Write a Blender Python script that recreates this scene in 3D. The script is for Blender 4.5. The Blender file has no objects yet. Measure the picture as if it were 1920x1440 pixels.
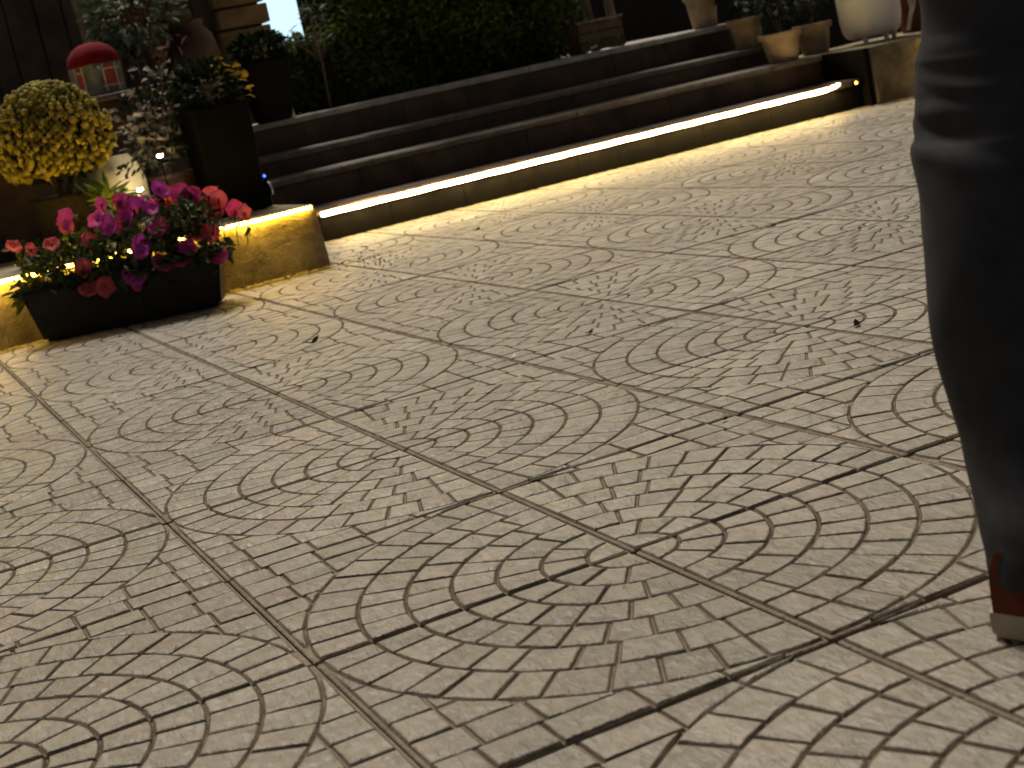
import bpy, bmesh, math, random
import numpy as np
from mathutils import Vector, Matrix, Euler

random.seed(7)
rng = np.random.default_rng(7)
scene = bpy.context.scene
COL = scene.collection

# ------------------------------------------------------------------ camera, sky, sun, exposure
T = 0.45                                    # side of one paving tile in metres
CAM_R = Matrix(((0.89346973, 0.26530506, -0.36238802),
                (-0.40152388, 0.11034293, -0.90917711),
                (-0.20122233, 0.95782966, 0.20511439)))
CAM_C = Vector((-0.83248, -1.78751, 0.66466))
F = 2917.77                                 # focal length in pixels of the 1920 wide photograph
cam = bpy.data.cameras.new('camera')
cam.sensor_width = 36.0
cam.lens = F / 1920 * 36.0
cam.clip_start = 0.05
cam.clip_end = 500
cam.dof.use_dof = True
cam.dof.focus_distance = 2.7
cam.dof.aperture_fstop = 9.0
camo = bpy.data.objects.new('camera', cam)
COL.objects.link(camo)
camo.matrix_world = Matrix.Translation(CAM_C) @ CAM_R.to_4x4()
scene.camera = camo

SUN_EL, SUN_AZ = math.radians(60), math.radians(6)      # azimuth from +Y towards +X
world = bpy.data.worlds.new('World')
scene.world = world
world.use_nodes = True
wn = world.node_tree
sky = wn.nodes.new('ShaderNodeTexSky')
sky.sky_type = 'NISHITA'
sky.sun_disc = False
sky.sun_elevation = SUN_EL
sky.sun_rotation = SUN_AZ
sky.air_density = 0.6
sky.dust_density = 6.0
sky.ozone_density = 0.3
wn.nodes['Background'].inputs['Strength'].default_value = 0.036
tint = wn.nodes.new('ShaderNodeMix'); tint.data_type = 'RGBA'; tint.blend_type = 'MULTIPLY'     # warm town glow in the night sky
tint.inputs['Factor'].default_value = 1.0
tint.inputs['B'].default_value = (1.0, 0.84, 0.64, 1)
wn.links.new(sky.outputs['Color'], tint.inputs['A'])
wn.links.new(tint.outputs['Result'], wn.nodes['Background'].inputs['Color'])
sun = bpy.data.lights.new('sun', 'SUN')
sun.energy = 1.6
sun.angle = math.radians(14)
sun.color = (1.0, 0.94, 0.84)
suno = bpy.data.objects.new('sun', sun)
COL.objects.link(suno)
sd = Vector((math.sin(SUN_AZ) * math.cos(SUN_EL), math.cos(SUN_AZ) * math.cos(SUN_EL), math.sin(SUN_EL)))
suno.rotation_euler = sd.to_track_quat('Z', 'Y').to_euler()
scene.view_settings.view_transform = 'Standard'
scene.view_settings.look = 'None'
scene.view_settings.gamma = 1
scene.view_settings.use_curve_mapping = False
scene.view_settings.exposure = 0.5

# ------------------------------------------------------------------ frames and small helpers
TH = math.radians(2.0)                      # the terrace is turned a little against the paving
O = Vector((1.16, 5.09, 0)); E_ = Vector((math.cos(TH), math.sin(TH), 0)); N_ = Vector((-math.sin(TH), math.cos(TH), 0))

def W(s, d, z=0.0):
    return O + E_ * s + N_ * d + Vector((0, 0, z))

def ray(px, py):
    return CAM_R @ Vector(((px - 960) / F, (720 - py) / F, -1))

def at(px, py, d):
    """terrace coordinates (s, d, z) of a photograph pixel on the plane at depth d"""
    r = ray(px, py); t = (O + N_ * d - CAM_C).dot(N_) / r.dot(N_); p = CAM_C + r * t
    return ((p - O).dot(E_), d, p.z)

def deep(px, py, depth):
    return CAM_C + ray(px, py) * depth

def floor_at(px, py, z=0.0):
    r = ray(px, py); return CAM_C + r * ((z - CAM_C.z) / r.z)

def project(P):
    q = (np.asarray(P) - np.array(CAM_C)) @ np.array(CAM_R)
    return 960 + F * q[..., 0] / -q[..., 2], 720 - F * q[..., 1] / -q[..., 2], -q[..., 2]

class MB:
    def __init__(self): self.v = []; self.f = []
    def add(self, vs, fs, M=None):
        b = len(self.v)
        self.v += [tuple(M @ Vector(v)) if M is not None else tuple(v) for v in vs]
        self.f += [tuple(i + b for i in f) for f in fs]
        return self
    def box(self, c, size, bev=0.0, M=None, seg=1, taper=1.0):
        bm = bmesh.new(); bmesh.ops.create_cube(bm, size=1)
        for v in bm.verts:
            k = taper if v.co.z < 0 else 1.0
            v.co = Vector((v.co.x * size[0] * k, v.co.y * size[1] * k, v.co.z * size[2]))
        if bev: bmesh.ops.bevel(bm, geom=bm.edges[:], offset=bev, segments=seg, affect='EDGES', profile=.5)
        bm.verts.index_update()
        Mt = Matrix.Translation(c)
        if M is not None: Mt = Mt @ M
        self.add([v.co.copy() for v in bm.verts], [[v.index for v in f.verts] for f in bm.faces], Mt)
        bm.free(); return self
    def lathe(self, prof, c=(0, 0, 0), n=28, M=None, wob=0.0):
        vs = []; fs = []
        for k, (r, z) in enumerate(prof):
            for i in range(n):
                a = 2 * math.pi * i / n; rr = r * (1 + wob * math.sin(3 * a + k))
                vs.append((rr * math.cos(a), rr * math.sin(a), z))
        for k in range(len(prof) - 1):
            for i in range(n):
                j = (i + 1) % n
                fs.append((k * n + i, k * n + j, (k + 1) * n + j, (k + 1) * n + i))
        fs.append(tuple(range(n))[::-1]); b = (len(prof) - 1) * n
        fs.append(tuple(b + i for i in range(n)))
        Mt = Matrix.Translation(c)
        if M is not None: Mt = Mt @ M
        return self.add(vs, fs, Mt)
    def tube(self, pts, rad, n=8):
        pts = [Vector(p) for p in pts]
        rads = rad if isinstance(rad, (list, tuple)) else [rad] * len(pts)
        vs = []; fs = []
        ref = Vector((0.31, 0.52, 0.79))
        for k, p in enumerate(pts):
            t = (pts[min(k + 1, len(pts) - 1)] - pts[max(k - 1, 0)]).normalized()
            a = t.cross(ref).normalized(); b = t.cross(a)
            for i in range(n):
                q = 2 * math.pi * i / n
                vs.append(p + (a * math.cos(q) + b * math.sin(q)) * rads[k])
        for k in range(len(pts) - 1):
            for i in range(n):
                j = (i + 1) % n
                fs.append((k * n + i, k * n + j, (k + 1) * n + j, (k + 1) * n + i))
        fs.append(tuple(range(n))[::-1]); b = (len(pts) - 1) * n; fs.append(tuple(b + i for i in range(n)))
        return self.add(vs, fs)
    def ball(self, c, r, sub=2, sc=(1, 1, 1), jit=0.0):
        bm = bmesh.new(); bmesh.ops.create_icosphere(bm, subdivisions=sub, radius=1)
        bm.verts.index_update()
        vs = []
        for v in bm.verts:
            k = r * (1 + random.uniform(-jit, jit)); vs.append((c[0] + v.co.x * k * sc[0], c[1] + v.co.y * k * sc[1], c[2] + v.co.z * k * sc[2]))
        self.add(vs, [[v.index for v in f.verts] for f in bm.faces]); bm.free(); return self
    def mesh(self, name, material, smooth=False):
        me = bpy.data.meshes.new(name); me.from_pydata(self.v, [], self.f)
        me.materials.append(material)
        if smooth: me.polygons.foreach_set('use_smooth', [True] * len(me.polygons))
        me.update(); return me
    def build(self, name, material, parent=None, smooth=False, auto=None):
        me = self.mesh(name, material, smooth)
        if smooth and auto: me.set_sharp_from_angle(angle=math.radians(auto))
        return link(name, me, parent)

def link(name, me, parent=None):
    o = bpy.data.objects.new(name, me); COL.objects.link(o)
    if parent is not None: o.parent = parent
    return o

def np_obj(name, V, faces_n, idx, material, parent=None, smooth=False, second=None, which=None):
    """mesh from numpy arrays: faces_n = corners per face, idx = flat corner indices"""
    me = bpy.data.meshes.new(name)
    me.vertices.add(len(V)); me.vertices.foreach_set('co', np.ascontiguousarray(V, dtype=np.float32).ravel())
    me.loops.add(len(idx)); me.loops.foreach_set('vertex_index', np.ascontiguousarray(idx, dtype=np.int32))
    starts = np.concatenate(([0], np.cumsum(faces_n)[:-1])).astype(np.int32)
    me.polygons.add(len(faces_n)); me.polygons.foreach_set('loop_start', starts)
    me.polygons.foreach_set('loop_total', np.asarray(faces_n, dtype=np.int32))
    if smooth: me.polygons.foreach_set('use_smooth', [True] * len(faces_n))
    me.materials.append(material)
    if second is not None:
        me.materials.append(second); me.polygons.foreach_set('material_index', np.asarray(which, dtype=np.int32))
    me.update(calc_edges=True)
    return link(name, me, parent)

def tag(o, label=None, cat=None, group=None, kind=None):
    if label: o['label'] = label
    if cat: o['category'] = cat
    if group: o['group'] = group
    if kind: o['kind'] = kind
    return o

def thing(name, s, d, z, label, cat, group=None, rz=0.0):
    o = bpy.data.objects.new(name, None); COL.objects.link(o)
    o.empty_display_size = .05
    o.location = W(s, d, z); o.rotation_euler = (0, 0, TH + rz)
    return tag(o, label, cat, group)

# ------------------------------------------------------------------ materials
def mat(name, col, rough=.7, var=.25, scale=8, bump=0.0, bscale=60, col2=None, spec=.3, metal=0, detail=6, coat=0, sub=None):
    m = bpy.data.materials.new(name); m.use_nodes = True
    nt = m.node_tree; b = nt.nodes['Principled BSDF']
    geo = nt.nodes.new('ShaderNodeNewGeometry')
    nz = nt.nodes.new('ShaderNodeTexNoise'); nz.inputs['Scale'].default_value = scale; nz.inputs['Detail'].default_value = detail
    nt.links.new(geo.outputs['Position'], nz.inputs['Vector'])
    cr = nt.nodes.new('ShaderNodeValToRGB')
    c1 = [c * (1 - var) for c in col]; c2 = list(col2) if col2 else [min(1, c * (1 + var)) for c in col]
    cr.color_ramp.elements[0].position = .3; cr.color_ramp.elements[0].color = (*c1, 1)
    cr.color_ramp.elements[1].position = .7; cr.color_ramp.elements[1].color = (*c2, 1)
    nt.links.new(nz.outputs['Fac'], cr.inputs['Fac']); nt.links.new(cr.outputs['Color'], b.inputs['Base Color'])
    b.inputs['Roughness'].default_value = rough; b.inputs['Specular IOR Level'].default_value = spec
    b.inputs['Metallic'].default_value = metal
    if coat: b.inputs['Coat Weight'].default_value = coat
    if bump:
        n2 = nt.nodes.new('ShaderNodeTexNoise'); n2.inputs['Scale'].default_value = bscale; n2.inputs['Detail'].default_value = 5
        nt.links.new(geo.outputs['Position'], n2.inputs['Vector'])
        bp = nt.nodes.new('ShaderNodeBump'); bp.inputs['Strength'].default_value = bump; bp.inputs['Distance'].default_value = .01
        nt.links.new(n2.outputs['Fac'], bp.inputs['Height']); nt.links.new(bp.outputs['Normal'], b.inputs['Normal'])
    return m

def leafmat(name, cols, rough=.45, trans=.25):
    """leaf or petal: every leaf gets its own tone from its island"""
    m = bpy.data.materials.new(name); m.use_nodes = True
    nt = m.node_tree; b = nt.nodes['Principled BSDF']
    geo = nt.nodes.new('ShaderNodeNewGeometry'); cr = nt.nodes.new('ShaderNodeValToRGB')
    els = cr.color_ramp.elements
    while len(els) < len(cols): els.new(.5)
    for i, c in enumerate(cols):
        els[i].position = i / max(1, len(cols) - 1); els[i].color = (*c, 1)
    nt.links.new(geo.outputs['Random Per Island'], cr.inputs['Fac']); nt.links.new(cr.outputs['Color'], b.inputs['Base Color'])
    b.inputs['Roughness'].default_value = rough + .15; b.inputs['Specular IOR Level'].default_value = .2
    tr = nt.nodes.new('ShaderNodeBsdfTranslucent'); nt.links.new(cr.outputs['Color'], tr.inputs['Color'])
    mx = nt.nodes.new('ShaderNodeMixShader'); mx.inputs['Fac'].default_value = trans
    nt.links.new(b.outputs['BSDF'], mx.inputs[1]); nt.links.new(tr.outputs['BSDF'], mx.inputs[2])
    nt.links.new(mx.outputs['Shader'], nt.nodes['Material Output'].inputs['Surface'])
    return m

def emit(name, col, strength, lumpy=0.0):
    m = bpy.data.materials.new(name); m.use_nodes = True
    b = m.node_tree.nodes['Principled BSDF']
    b.inputs['Base Color'].default_value = (.8, .8, .8, 1)
    b.inputs['Emission Color'].default_value = (*col, 1); b.inputs['Emission Strength'].default_value = strength
    if lumpy:                                 # brighter over every diode, dimmer between and at weak stretches
        nt = m.node_tree; g = nt.nodes.new('ShaderNodeNewGeometry'); nz = nt.nodes.new('ShaderNodeTexNoise'); nz.inputs['Scale'].default_value = 22
        mr = nt.nodes.new('ShaderNodeMapRange'); mr.inputs['From Min'].default_value = .3; mr.inputs['From Max'].default_value = .7
        mr.inputs['To Min'].default_value = strength * .45; mr.inputs['To Max'].default_value = strength * 1.55
        nt.links.new(g.outputs['Position'], nz.inputs['Vector']); nt.links.new(nz.outputs['Fac'], mr.inputs['Value']); nt.links.new(mr.outputs['Result'], b.inputs['Emission Strength'])
    return m

def stone_mat(name, c_a, c_b, c_c, bump=.5, rough=.62, pieces=False):
    """moulded concrete: greenish and pinkish grey patches, fine chiselled relief, small dark pits"""
    m = bpy.data.materials.new(name); m.use_nodes = True
    nt = m.node_tree; b = nt.nodes['Principled BSDF']; L = nt.links.new; N = nt.nodes.new
    geo = N('ShaderNodeNewGeometry')
    def noise(sc, det=6, stretch=None, dist=0):
        n = N('ShaderNodeTexNoise'); n.inputs['Scale'].default_value = sc; n.inputs['Detail'].default_value = det
        n.inputs['Distortion'].default_value = dist
        if stretch:
            mp = N('ShaderNodeMapping'); mp.inputs['Scale'].default_value = stretch; mp.inputs['Rotation'].default_value = (0, 0, .5)
            L(geo.outputs['Position'], mp.inputs['Vector']); L(mp.outputs['Vector'], n.inputs['Vector'])
        else: L(geo.outputs['Position'], n.inputs['Vector'])
        return n
    n1 = noise(5.5, 4); n2 = noise(38, 8); n3 = noise(1.3, 3)
    cr = N('ShaderNodeValToRGB'); e = cr.color_ramp.elements
    e[0].position = .36; e[0].color = (*c_a, 1); e[1].position = .64; e[1].color = (*c_b, 1)
    L(n1.outputs['Fac'], cr.inputs['Fac'])
    mx = N('ShaderNodeMix'); mx.data_type = 'RGBA'; mx.blend_type = 'MULTIPLY'
    r2 = N('ShaderNodeMapRange'); r2.inputs['From Min'].default_value = .3; r2.inputs['From Max'].default_value = .7
    r2.inputs['To Min'].default_value = .80; r2.inputs['To Max'].default_value = 1.13
    L(n2.outputs['Fac'], r2.inputs['Value'])
    mx.inputs['Factor'].default_value = 1
    L(cr.outputs['Color'], mx.inputs['A']); L(r2.outputs['Result'], mx.inputs['B'])
    # broad dirty patches where people walk and water stands
    mx2 = N('ShaderNodeMix'); mx2.data_type = 'RGBA'
    r3 = N('ShaderNodeMapRange'); r3.inputs['From Min'].default_value = .5; r3.inputs['From Max'].default_value = .72; r3.inputs['To Max'].default_value = .55
    L(n3.outputs['Fac'], r3.inputs['Value']); L(r3.outputs['Result'], mx2.inputs['Factor'])
    L(mx.outputs['Result'], mx2.inputs['A']); mx2.inputs['B'].default_value = (*c_c, 1)
    last = mx2.outputs['Result']
    if pieces:                                # every tile and every sett was cast and worn a little differently
        vm = N('ShaderNodeVectorMath'); vm.operation = 'SCALE'; vm.inputs['Scale'].default_value = 1 / T
        fl = N('ShaderNodeVectorMath'); fl.operation = 'MULTIPLY_ADD'; fl.inputs[1].default_value = (1, 1, 0); fl.inputs[2].default_value = (0, 0, .5)
        f2 = N('ShaderNodeVectorMath'); f2.operation = 'FLOOR'; wnz = N('ShaderNodeTexWhiteNoise')
        L(geo.outputs['Position'], vm.inputs[0]); L(vm.outputs[0], fl.inputs[0]); L(fl.outputs[0], f2.inputs[0]); L(f2.outputs[0], wnz.inputs['Vector'])
        oi = N('ShaderNodeObjectInfo'); a1 = N('ShaderNodeMath'); a1.operation = 'ADD'; fr = N('ShaderNodeMath'); fr.operation = 'FRACT'
        L(oi.outputs['Random'], a1.inputs[0]); L(geo.outputs['Random Per Island'], a1.inputs[1]); L(a1.outputs[0], fr.inputs[0])
        q1 = N('ShaderNodeMapRange'); q1.inputs['To Min'].default_value = .86; q1.inputs['To Max'].default_value = 1.1; L(wnz.outputs['Value'], q1.inputs['Value'])
        q2 = N('ShaderNodeMapRange'); q2.inputs['To Min'].default_value = .88; q2.inputs['To Max'].default_value = 1.12; L(fr.outputs[0], q2.inputs['Value'])
        mm = N('ShaderNodeMath'); mm.operation = 'MULTIPLY'; L(q1.outputs[0], mm.inputs[0]); L(q2.outputs[0], mm.inputs[1])
        mx3 = N('ShaderNodeVectorMath'); mx3.operation = 'SCALE'; L(last, mx3.inputs[0]); L(mm.outputs[0], mx3.inputs['Scale']); last = mx3.outputs[0]
    L(last, b.inputs['Base Color'])
    rr = N('ShaderNodeMapRange'); rr.inputs['To Min'].default_value = rough - .12; rr.inputs['To Max'].default_value = rough + .12
    L(n2.outputs['Fac'], rr.inputs['Value']); L(rr.outputs['Result'], b.inputs['Roughness'])
    b.inputs['Specular IOR Level'].default_value = .5 if pieces else .3
    nb = noise(95, 5, (1, .35, 1), .6); nc = noise(30, 4)
    ad = N('ShaderNodeMath'); ad.operation = 'ADD'; L(nb.outputs['Fac'], ad.inputs[0]); L(nc.outputs['Fac'], ad.inputs[1])
    bp = N('ShaderNodeBump'); bp.inputs['Strength'].default_value = bump; bp.inputs['Distance'].default_value = .007
    L(ad.outputs['Value'], bp.inputs['Height']); L(bp.outputs['Normal'], b.inputs['Normal'])
    return m

M = {}
M['cobble'] = stone_mat('cobble_concrete', (.285, .278, .222), (.325, .288, .238), (.21, .19, .15), .9, .46, True)
M['joint'] = mat('joint_dirt', (.225, .195, .15), .9, .22, 14, .6, 120)
M['side'] = mat('shaded_groove_side', (.12, .096, .068), .9, .3, 20, .3, 120)  # dirty groove walls, coloured darker to carry the shade across the joints
M['bed'] = mat('bedding_sand', (.07, .058, .043), .95, .3, 20, .3, 80)
M['ground'] = mat('ground_concrete', (.22, .2, .17), .85, .2, 3, .3, 40)
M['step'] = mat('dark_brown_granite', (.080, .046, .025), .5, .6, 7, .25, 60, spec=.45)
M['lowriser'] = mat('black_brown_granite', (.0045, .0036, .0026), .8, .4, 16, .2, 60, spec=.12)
M['tread'] = mat('worn_grey_tread', (.17, .145, .12), .6, .3, 18, .3, 70)
M['toptread'] = mat('pale_grey_tread', (.44, .42, .37), .6, .25, 14, .3, 70)
M['curb'] = stone_mat('stained_concrete', (.20, .16, .09), (.44, .37, .24), (.08, .06, .03), 1.0, .75)
M['strip'] = emit('warm_white_led', (1.0, .71, .28), 46, 1)
M['strip_y'] = emit('amber_led', (1.0, .60, .06), 42, 1)
M['alu'] = mat('grey_channel', (.12, .11, .10), .5, .2, 30, metal=.5)
M['blackplastic'] = mat('black_plastic', (.0024, .0025, .0028), .65, .3, 20, .1, 90, spec=.08)
M['trough'] = mat('dark_trough_plastic', (.010, .009, .008), .55, .4, 14, .1, 90, spec=.3)
M['soil'] = mat('potting_soil', (.03, .022, .015), .95, .4, 50, .8, 120)
M['clay'] = mat('weathered_clay', (.36, .26, .15), .8, .3, 12, .3, 60, col2=(.46, .35, .22))
M['white'] = mat('white_glaze', (.82, .80, .75), .35, .08, 6)
M['cream'] = mat('cream_ceramic', (.72, .66, .52), .5, .1, 8)
M['darkpot'] = mat('slate_pot', (.0024, .003, .0045), .7, .3, 9, spec=.08)
M['wicker'] = mat('brown_wicker', (.016, .012, .007), .8, .45, 40, .8, 80)
M['brownpot'] = mat('brown_glazed_pot', (.07, .045, .032), .5, .35, 9)
M['timber'] = mat('dark_timber', (.075, .055, .040), .8, .4, 6, .5, 50)
M['timber2'] = mat('tan_timber', (.20, .135, .07), .8, .35, 9, .4, 50)
M['bark'] = mat('grey_brown_bark', (.18, .14, .10), .9, .35, 16, .8, 60)
M['redroof'] = mat('red_roof', (.20, .004, .010), .85, .3, 40, .3, 90, spec=.15)
M['redglass'] = mat('orange_red_panel', (.62, .09, .035), .45, .25, 30)
M['greywall'] = mat('cottage_wall', (.30, .28, .19), .75, .35, 25, .3, 80)
M['trim'] = mat('cream_trim', (.68, .62, .46), .6, .15, 20)
M['render'] = mat('dark_rendered_wall', (.03, .026, .022), .9, .3, 3, .3, 30)
M['pane'] = emit('pale_blue_lit_pane', (.54, .76, .92), .95)
M['frame'] = mat('window_frame', (.05, .05, .05), .5, .2, 12)
M['bulb'] = emit('small_bulb', (1.0, .86, .55), 75)
M['amberdot'] = emit('orange_indicator', (1.0, .45, .06), 7)
M['bluedot'] = emit('blue_indicator', (.03, .1, 1.0), 3)
M['navy'] = mat('dark_trousers', (.027, .030, .036), .85, .22, 30, .06, 300, spec=.2)
M['shirt'] = mat('grey_shirt', (.10, .10, .11), .85, .15, 20, .2, 200)
M['skin'] = mat('skin', (.42, .24, .16), .5, .08, 12)
M['hair'] = mat('black_hair', (.012, .009, .008), .5, .3, 60, .6, 200)
M['suede'] = mat('red_brown_suede', (.13, .028, .011), .85, .3, 22, .35, 250)
M['sole'] = mat('cream_rubber', (.42, .37, .28), .7, .15, 20)
M['deadleaf'] = mat('dead_leaf', (.010, .007, .004), .85, .3, 60, spec=.1)
M['scrap'] = mat('white_scrap', (.8, .76, .68), .6, .1, 40)
G = dict(
    hedge=leafmat('hedge_leaves', [(.04, .065, .012), (.08, .115, .018), (.13, .17, .028)], .5),
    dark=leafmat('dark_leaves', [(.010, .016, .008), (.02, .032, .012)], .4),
    planter=leafmat('bedding_leaves', [(.018, .032, .010), (.04, .06, .015), (.06, .075, .02)], .4),
    lime=leafmat('lime_leaves', [(.16, .26, .06), (.26, .36, .10)], .4, .35),
    pale=leafmat('pale_grey_leaves', [(.10, .09, .075), (.36, .32, .27), (.60, .54, .45)], .45),
    mint=leafmat('grey_green_leaves', [(.05, .08, .05), (.16, .22, .14), (.30, .38, .26)], .4),
    russet=leafmat('russet_leaves', [(.05, .018, .012), (.09, .035, .02), (.13, .06, .03)], .5),
    yellow=leafmat('yellow_leaves', [(.34, .22, .012), (.46, .31, .02)], .45),
    mum=leafmat('yellow_blossoms', [(.17, .14, .022), (.34, .285, .04), (.46, .39, .08)], .6, .2),
    magenta=leafmat('magenta_petals', [(.50, .045, .34), (.64, .09, .48)], .55, .3),
    coral=leafmat('coral_petals', [(.68, .10, .13), (.78, .16, .19)], .55, .3),
    crimson=leafmat('crimson_petals', [(.48, .035, .17), (.60, .07, .27)], .55, .3),
)

# ------------------------------------------------------------------ ground and paving
mb = MB(); mb.add([(-60, -60, -.06), (60, -60, -.06), (60, 60, -.06), (-60, 60, -.06)], [(0, 1, 2, 3)])
tag(mb.build('ground', M['ground']), kind='structure')

GH = .0042                                   # depth of the moulded grooves
EDGE = .0082                                 # flat lip between the setts and the edge of the tile
HG = .0034                                   # half a groove

def clip_disc(poly, R):
    """the part of a small polygon outside the disc of radius R about the origin"""
    out = []; n = len(poly)
    inside = [math.hypot(*p) < R for p in poly]
    if all(inside): return None
    if not any(inside): return poly
    def cross(a, b):
        lo, hi = 0.0, 1.0; ia = math.hypot(*a) < R
        for _ in range(30):
            m = (lo + hi) / 2; p = (a[0] + (b[0] - a[0]) * m, a[1] + (b[1] - a[1]) * m)
            if (math.hypot(*p) < R) == ia: lo = m
            else: hi = m
        return p
    k = next(i for i in range(n) if not inside[i] and inside[i - 1])
    order = [(k + i) % n for i in range(n)]
    prev = order[-1]; entry = None
    first = cross(poly[prev], poly[order[0]]); out.append(first)
    for a, bidx in zip(order, order[1:] + order[:1]):
        if not inside[a]:
            out.append(poly[a])
            if inside[bidx]:
                q = cross(poly[a], poly[bidx]); out.append(q)
    p, q = out[-1], out[0]
    a0, a1 = math.atan2(p[1], p[0]), math.atan2(q[1], q[0])
    for f in (1 / 3, 2 / 3):
        a = a0 + (a1 - a0) * f; out.append((R * math.cos(a), R * math.sin(a)))
    return out

def area(poly):
    return .5 * sum(poly[i - 1][0] * poly[i][1] - poly[i][0] * poly[i - 1][1] for i in range(len(poly)))

def inset(poly, dist):
    n = len(poly); out = []
    for i in range(n):
        p0, p1, p2 = Vector(poly[i - 1]), Vector(poly[i]), Vector(poly[(i + 1) % n])
        e1 = (p1 - p0); e2 = (p2 - p1)
        if e1.length < 1e-6 or e2.length < 1e-6: out.append(tuple(p1)); continue
        n1 = Vector((-e1.y, e1.x)).normalized(); n2 = Vector((-e2.y, e2.x)).normalized()
        m = n1 + n2
        if m.length < .2: out.append(tuple(p1)); continue
        m.normalize(); k = min(dist / max(.45, m.dot(n1)), dist * 1.9)
        out.append((p1.x + m.x * k, p1.y + m.y * k))
    return out

def sett_polys(r):
    """outlines of the setts moulded on one tile; the fan is centred on the corner (0, 0)"""
    P = []; LIM = T - EDGE
    rad = [.0, .138, .275, .410, .546, .684, .826, .982]; cnt = [1, 3, 4, 6, 8, 9, 11]
    for k in range(7):
        r0 = rad[k] * T + (HG if k else .004); r1 = rad[k + 1] * T - HG; n = cnt[k]
        ang = [i / n * math.pi / 2 for i in range(n + 1)]
        w = math.pi / 2 / n
        for i in range(1, n): ang[i] += r.uniform(-.13, .13) * w
        for i in range(n):
            d0 = EDGE if i == 0 else HG; d1 = EDGE if i == n - 1 else HG
            pts = []
            def an(rr, side):
                return ang[i] + math.asin(min(.9, d0 / max(rr, .02))) if side == 0 else ang[i + 1] - math.asin(min(.9, d1 / max(rr, .02)))
            if k == 0:
                pts.append((EDGE, EDGE))
                seg = 5
            else:
                a0, a1 = an(r0, 0), an(r0, 1); seg = 3
                for q in range(seg + 1):
                    a = a1 + (a0 - a1) * q / seg; pts.append((r0 * math.cos(a), r0 * math.sin(a)))
            a0, a1 = an(r1, 0), an(r1, 1)
            for q in range(seg + 1):
                a = a0 + (a1 - a0) * q / seg; pts.append((r1 * math.cos(a), r1 * math.sin(a)))
            P.append([(min(max(x, EDGE), LIM), min(max(y, EDGE), LIM)) for x, y in pts])
    # straight rows fill the corner that the fan leaves
    R = .982 * T + HG
    rows = 7
    for j in range(rows):
        y0 = EDGE if j == 0 else j * T / rows + HG; y1 = LIM if j == rows - 1 else (j + 1) * T / rows - HG
        cuts = [0.08, .30, .50, .70, .865, 1.0]
        cuts = [c + (r.uniform(-.02, .02) if 0 < q < 5 else 0) for q, c in enumerate(cuts)]
        for a, bb in zip(cuts, cuts[1:]):
            x0 = a * T + HG; x1 = LIM if bb == 1.0 else bb * T - HG
            q = clip_disc([(x0, y0), (x1, y0), (x1, y1), (x0, y1)], R)
            if q is None: continue
            if area(q) < 0: q = q[::-1]
            if area(q) < 1.6e-4: continue
            xs = [p[0] for p in q]; ys = [p[1] for p in q]
            if max(xs) - min(xs) < .010 or max(ys) - min(ys) < .010: continue
            P.append(q)
    return P

def sett_geometry(poly, r):
    """one sett: footing ring, shoulder ring, rounded worn top"""
    if area(poly) < 0: poly = poly[::-1]
    q = [poly[0]]
    for p in poly[1:]:
        if math.hypot(p[0] - q[-1][0], p[1] - q[-1][1]) > .0012: q.append(p)
    if math.hypot(q[0][0] - q[-1][0], q[0][1] - q[-1][1]) < .0012: q.pop()
    n = len(q)
    if n < 3: return None
    # uneven hand-cut outline
    low = inset(q, -.0019); mid = [(x + r.uniform(-.0006, .0006), y + r.uniform(-.0006, .0006)) for x, y in q]
    top = inset(mid, .0013)
    tx, ty = r.uniform(-.012, .012), r.uniform(-.012, .012); h = r.uniform(-.0011, .0004)
    cx = sum(p[0] for p in top) / n; cy = sum(p[1] for p in top) / n
    V = [(x, y, -GH) for x, y in low]
    V += [(x, y, -.0008 + h + (x - cx) * tx + (y - cy) * ty) for x, y in mid]
    V += [(x, y, h + (x - cx) * tx + (y - cy) * ty + r.uniform(-.0004, .0004)) for x, y in top]
    V.append((cx, cy, h + .0006))
    Fc = []
    for i in range(n):
        j = (i + 1) % n
        Fc.append((i, j, n + j, n + i)); Fc.append((n + i, n + j, 2 * n + j, 2 * n + i)); Fc.append((2 * n + i, 2 * n + j, 3 * n))
    return V, Fc

VARIANTS = 4
moulds = []
for k in range(VARIANTS):
    r = random.Random(40 + k)
    gs = [sett_geometry(p, r) for p in sett_polys(r)]
    moulds.append([g for g in gs if g])

def mirrored(g, sx, sy):
    """a sett of the mould turned into the quadrant (sx, sy); origin at the tile centre"""
    V, Fc = g
    V2 = [((x if sx > 0 else T - x) - T / 2, (y if sy > 0 else T - y) - T / 2, z) for x, y, z in V]
    if sx * sy < 0: Fc = [f[::-1] for f in Fc]
    return V2, Fc

pavement = MB().add([(-6 * T, -7 * T, -.045), (13 * T, -7 * T, -.045), (13 * T, 13 * T, -.045), (-6 * T, 13 * T, -.045)], [(0, 1, 2, 3)]).build('pavement', M['bed'])
tag(pavement, kind='structure')
slab_mb = MB().box((0, 0, -GH - .0125), (T - .0024, T - .0098, .025), .0016)
slab_mesh = slab_mb.mesh('paving_tile', M['joint'])
tiles = []
for iu in range(-6, 14):
    for iv in range(-8, 12):                 # tile covers x in [iu, iu+1] T, y in [iv, iv+1] T
        cx, cy = (iu + .5) * T, (iv + .5) * T
        s = (Vector((cx, cy, 0)) - O).dot(E_); d = (Vector((cx, cy, 0)) - O).dot(N_)
        if d > .35 or (s < -.75 and d > -.55) or (s > 3.5 and d > .2): continue
        px, py, dep = project([[cx, cy, 0]]); px, py, dep = px[0], py[0], dep[0]
        near = math.hypot(cx - .5, cy + .1) < 2.9
        if not near and (dep < .2 or px < -1100 or px > 2700): continue
        tiles.append((iu, iv, cx, cy))
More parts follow.
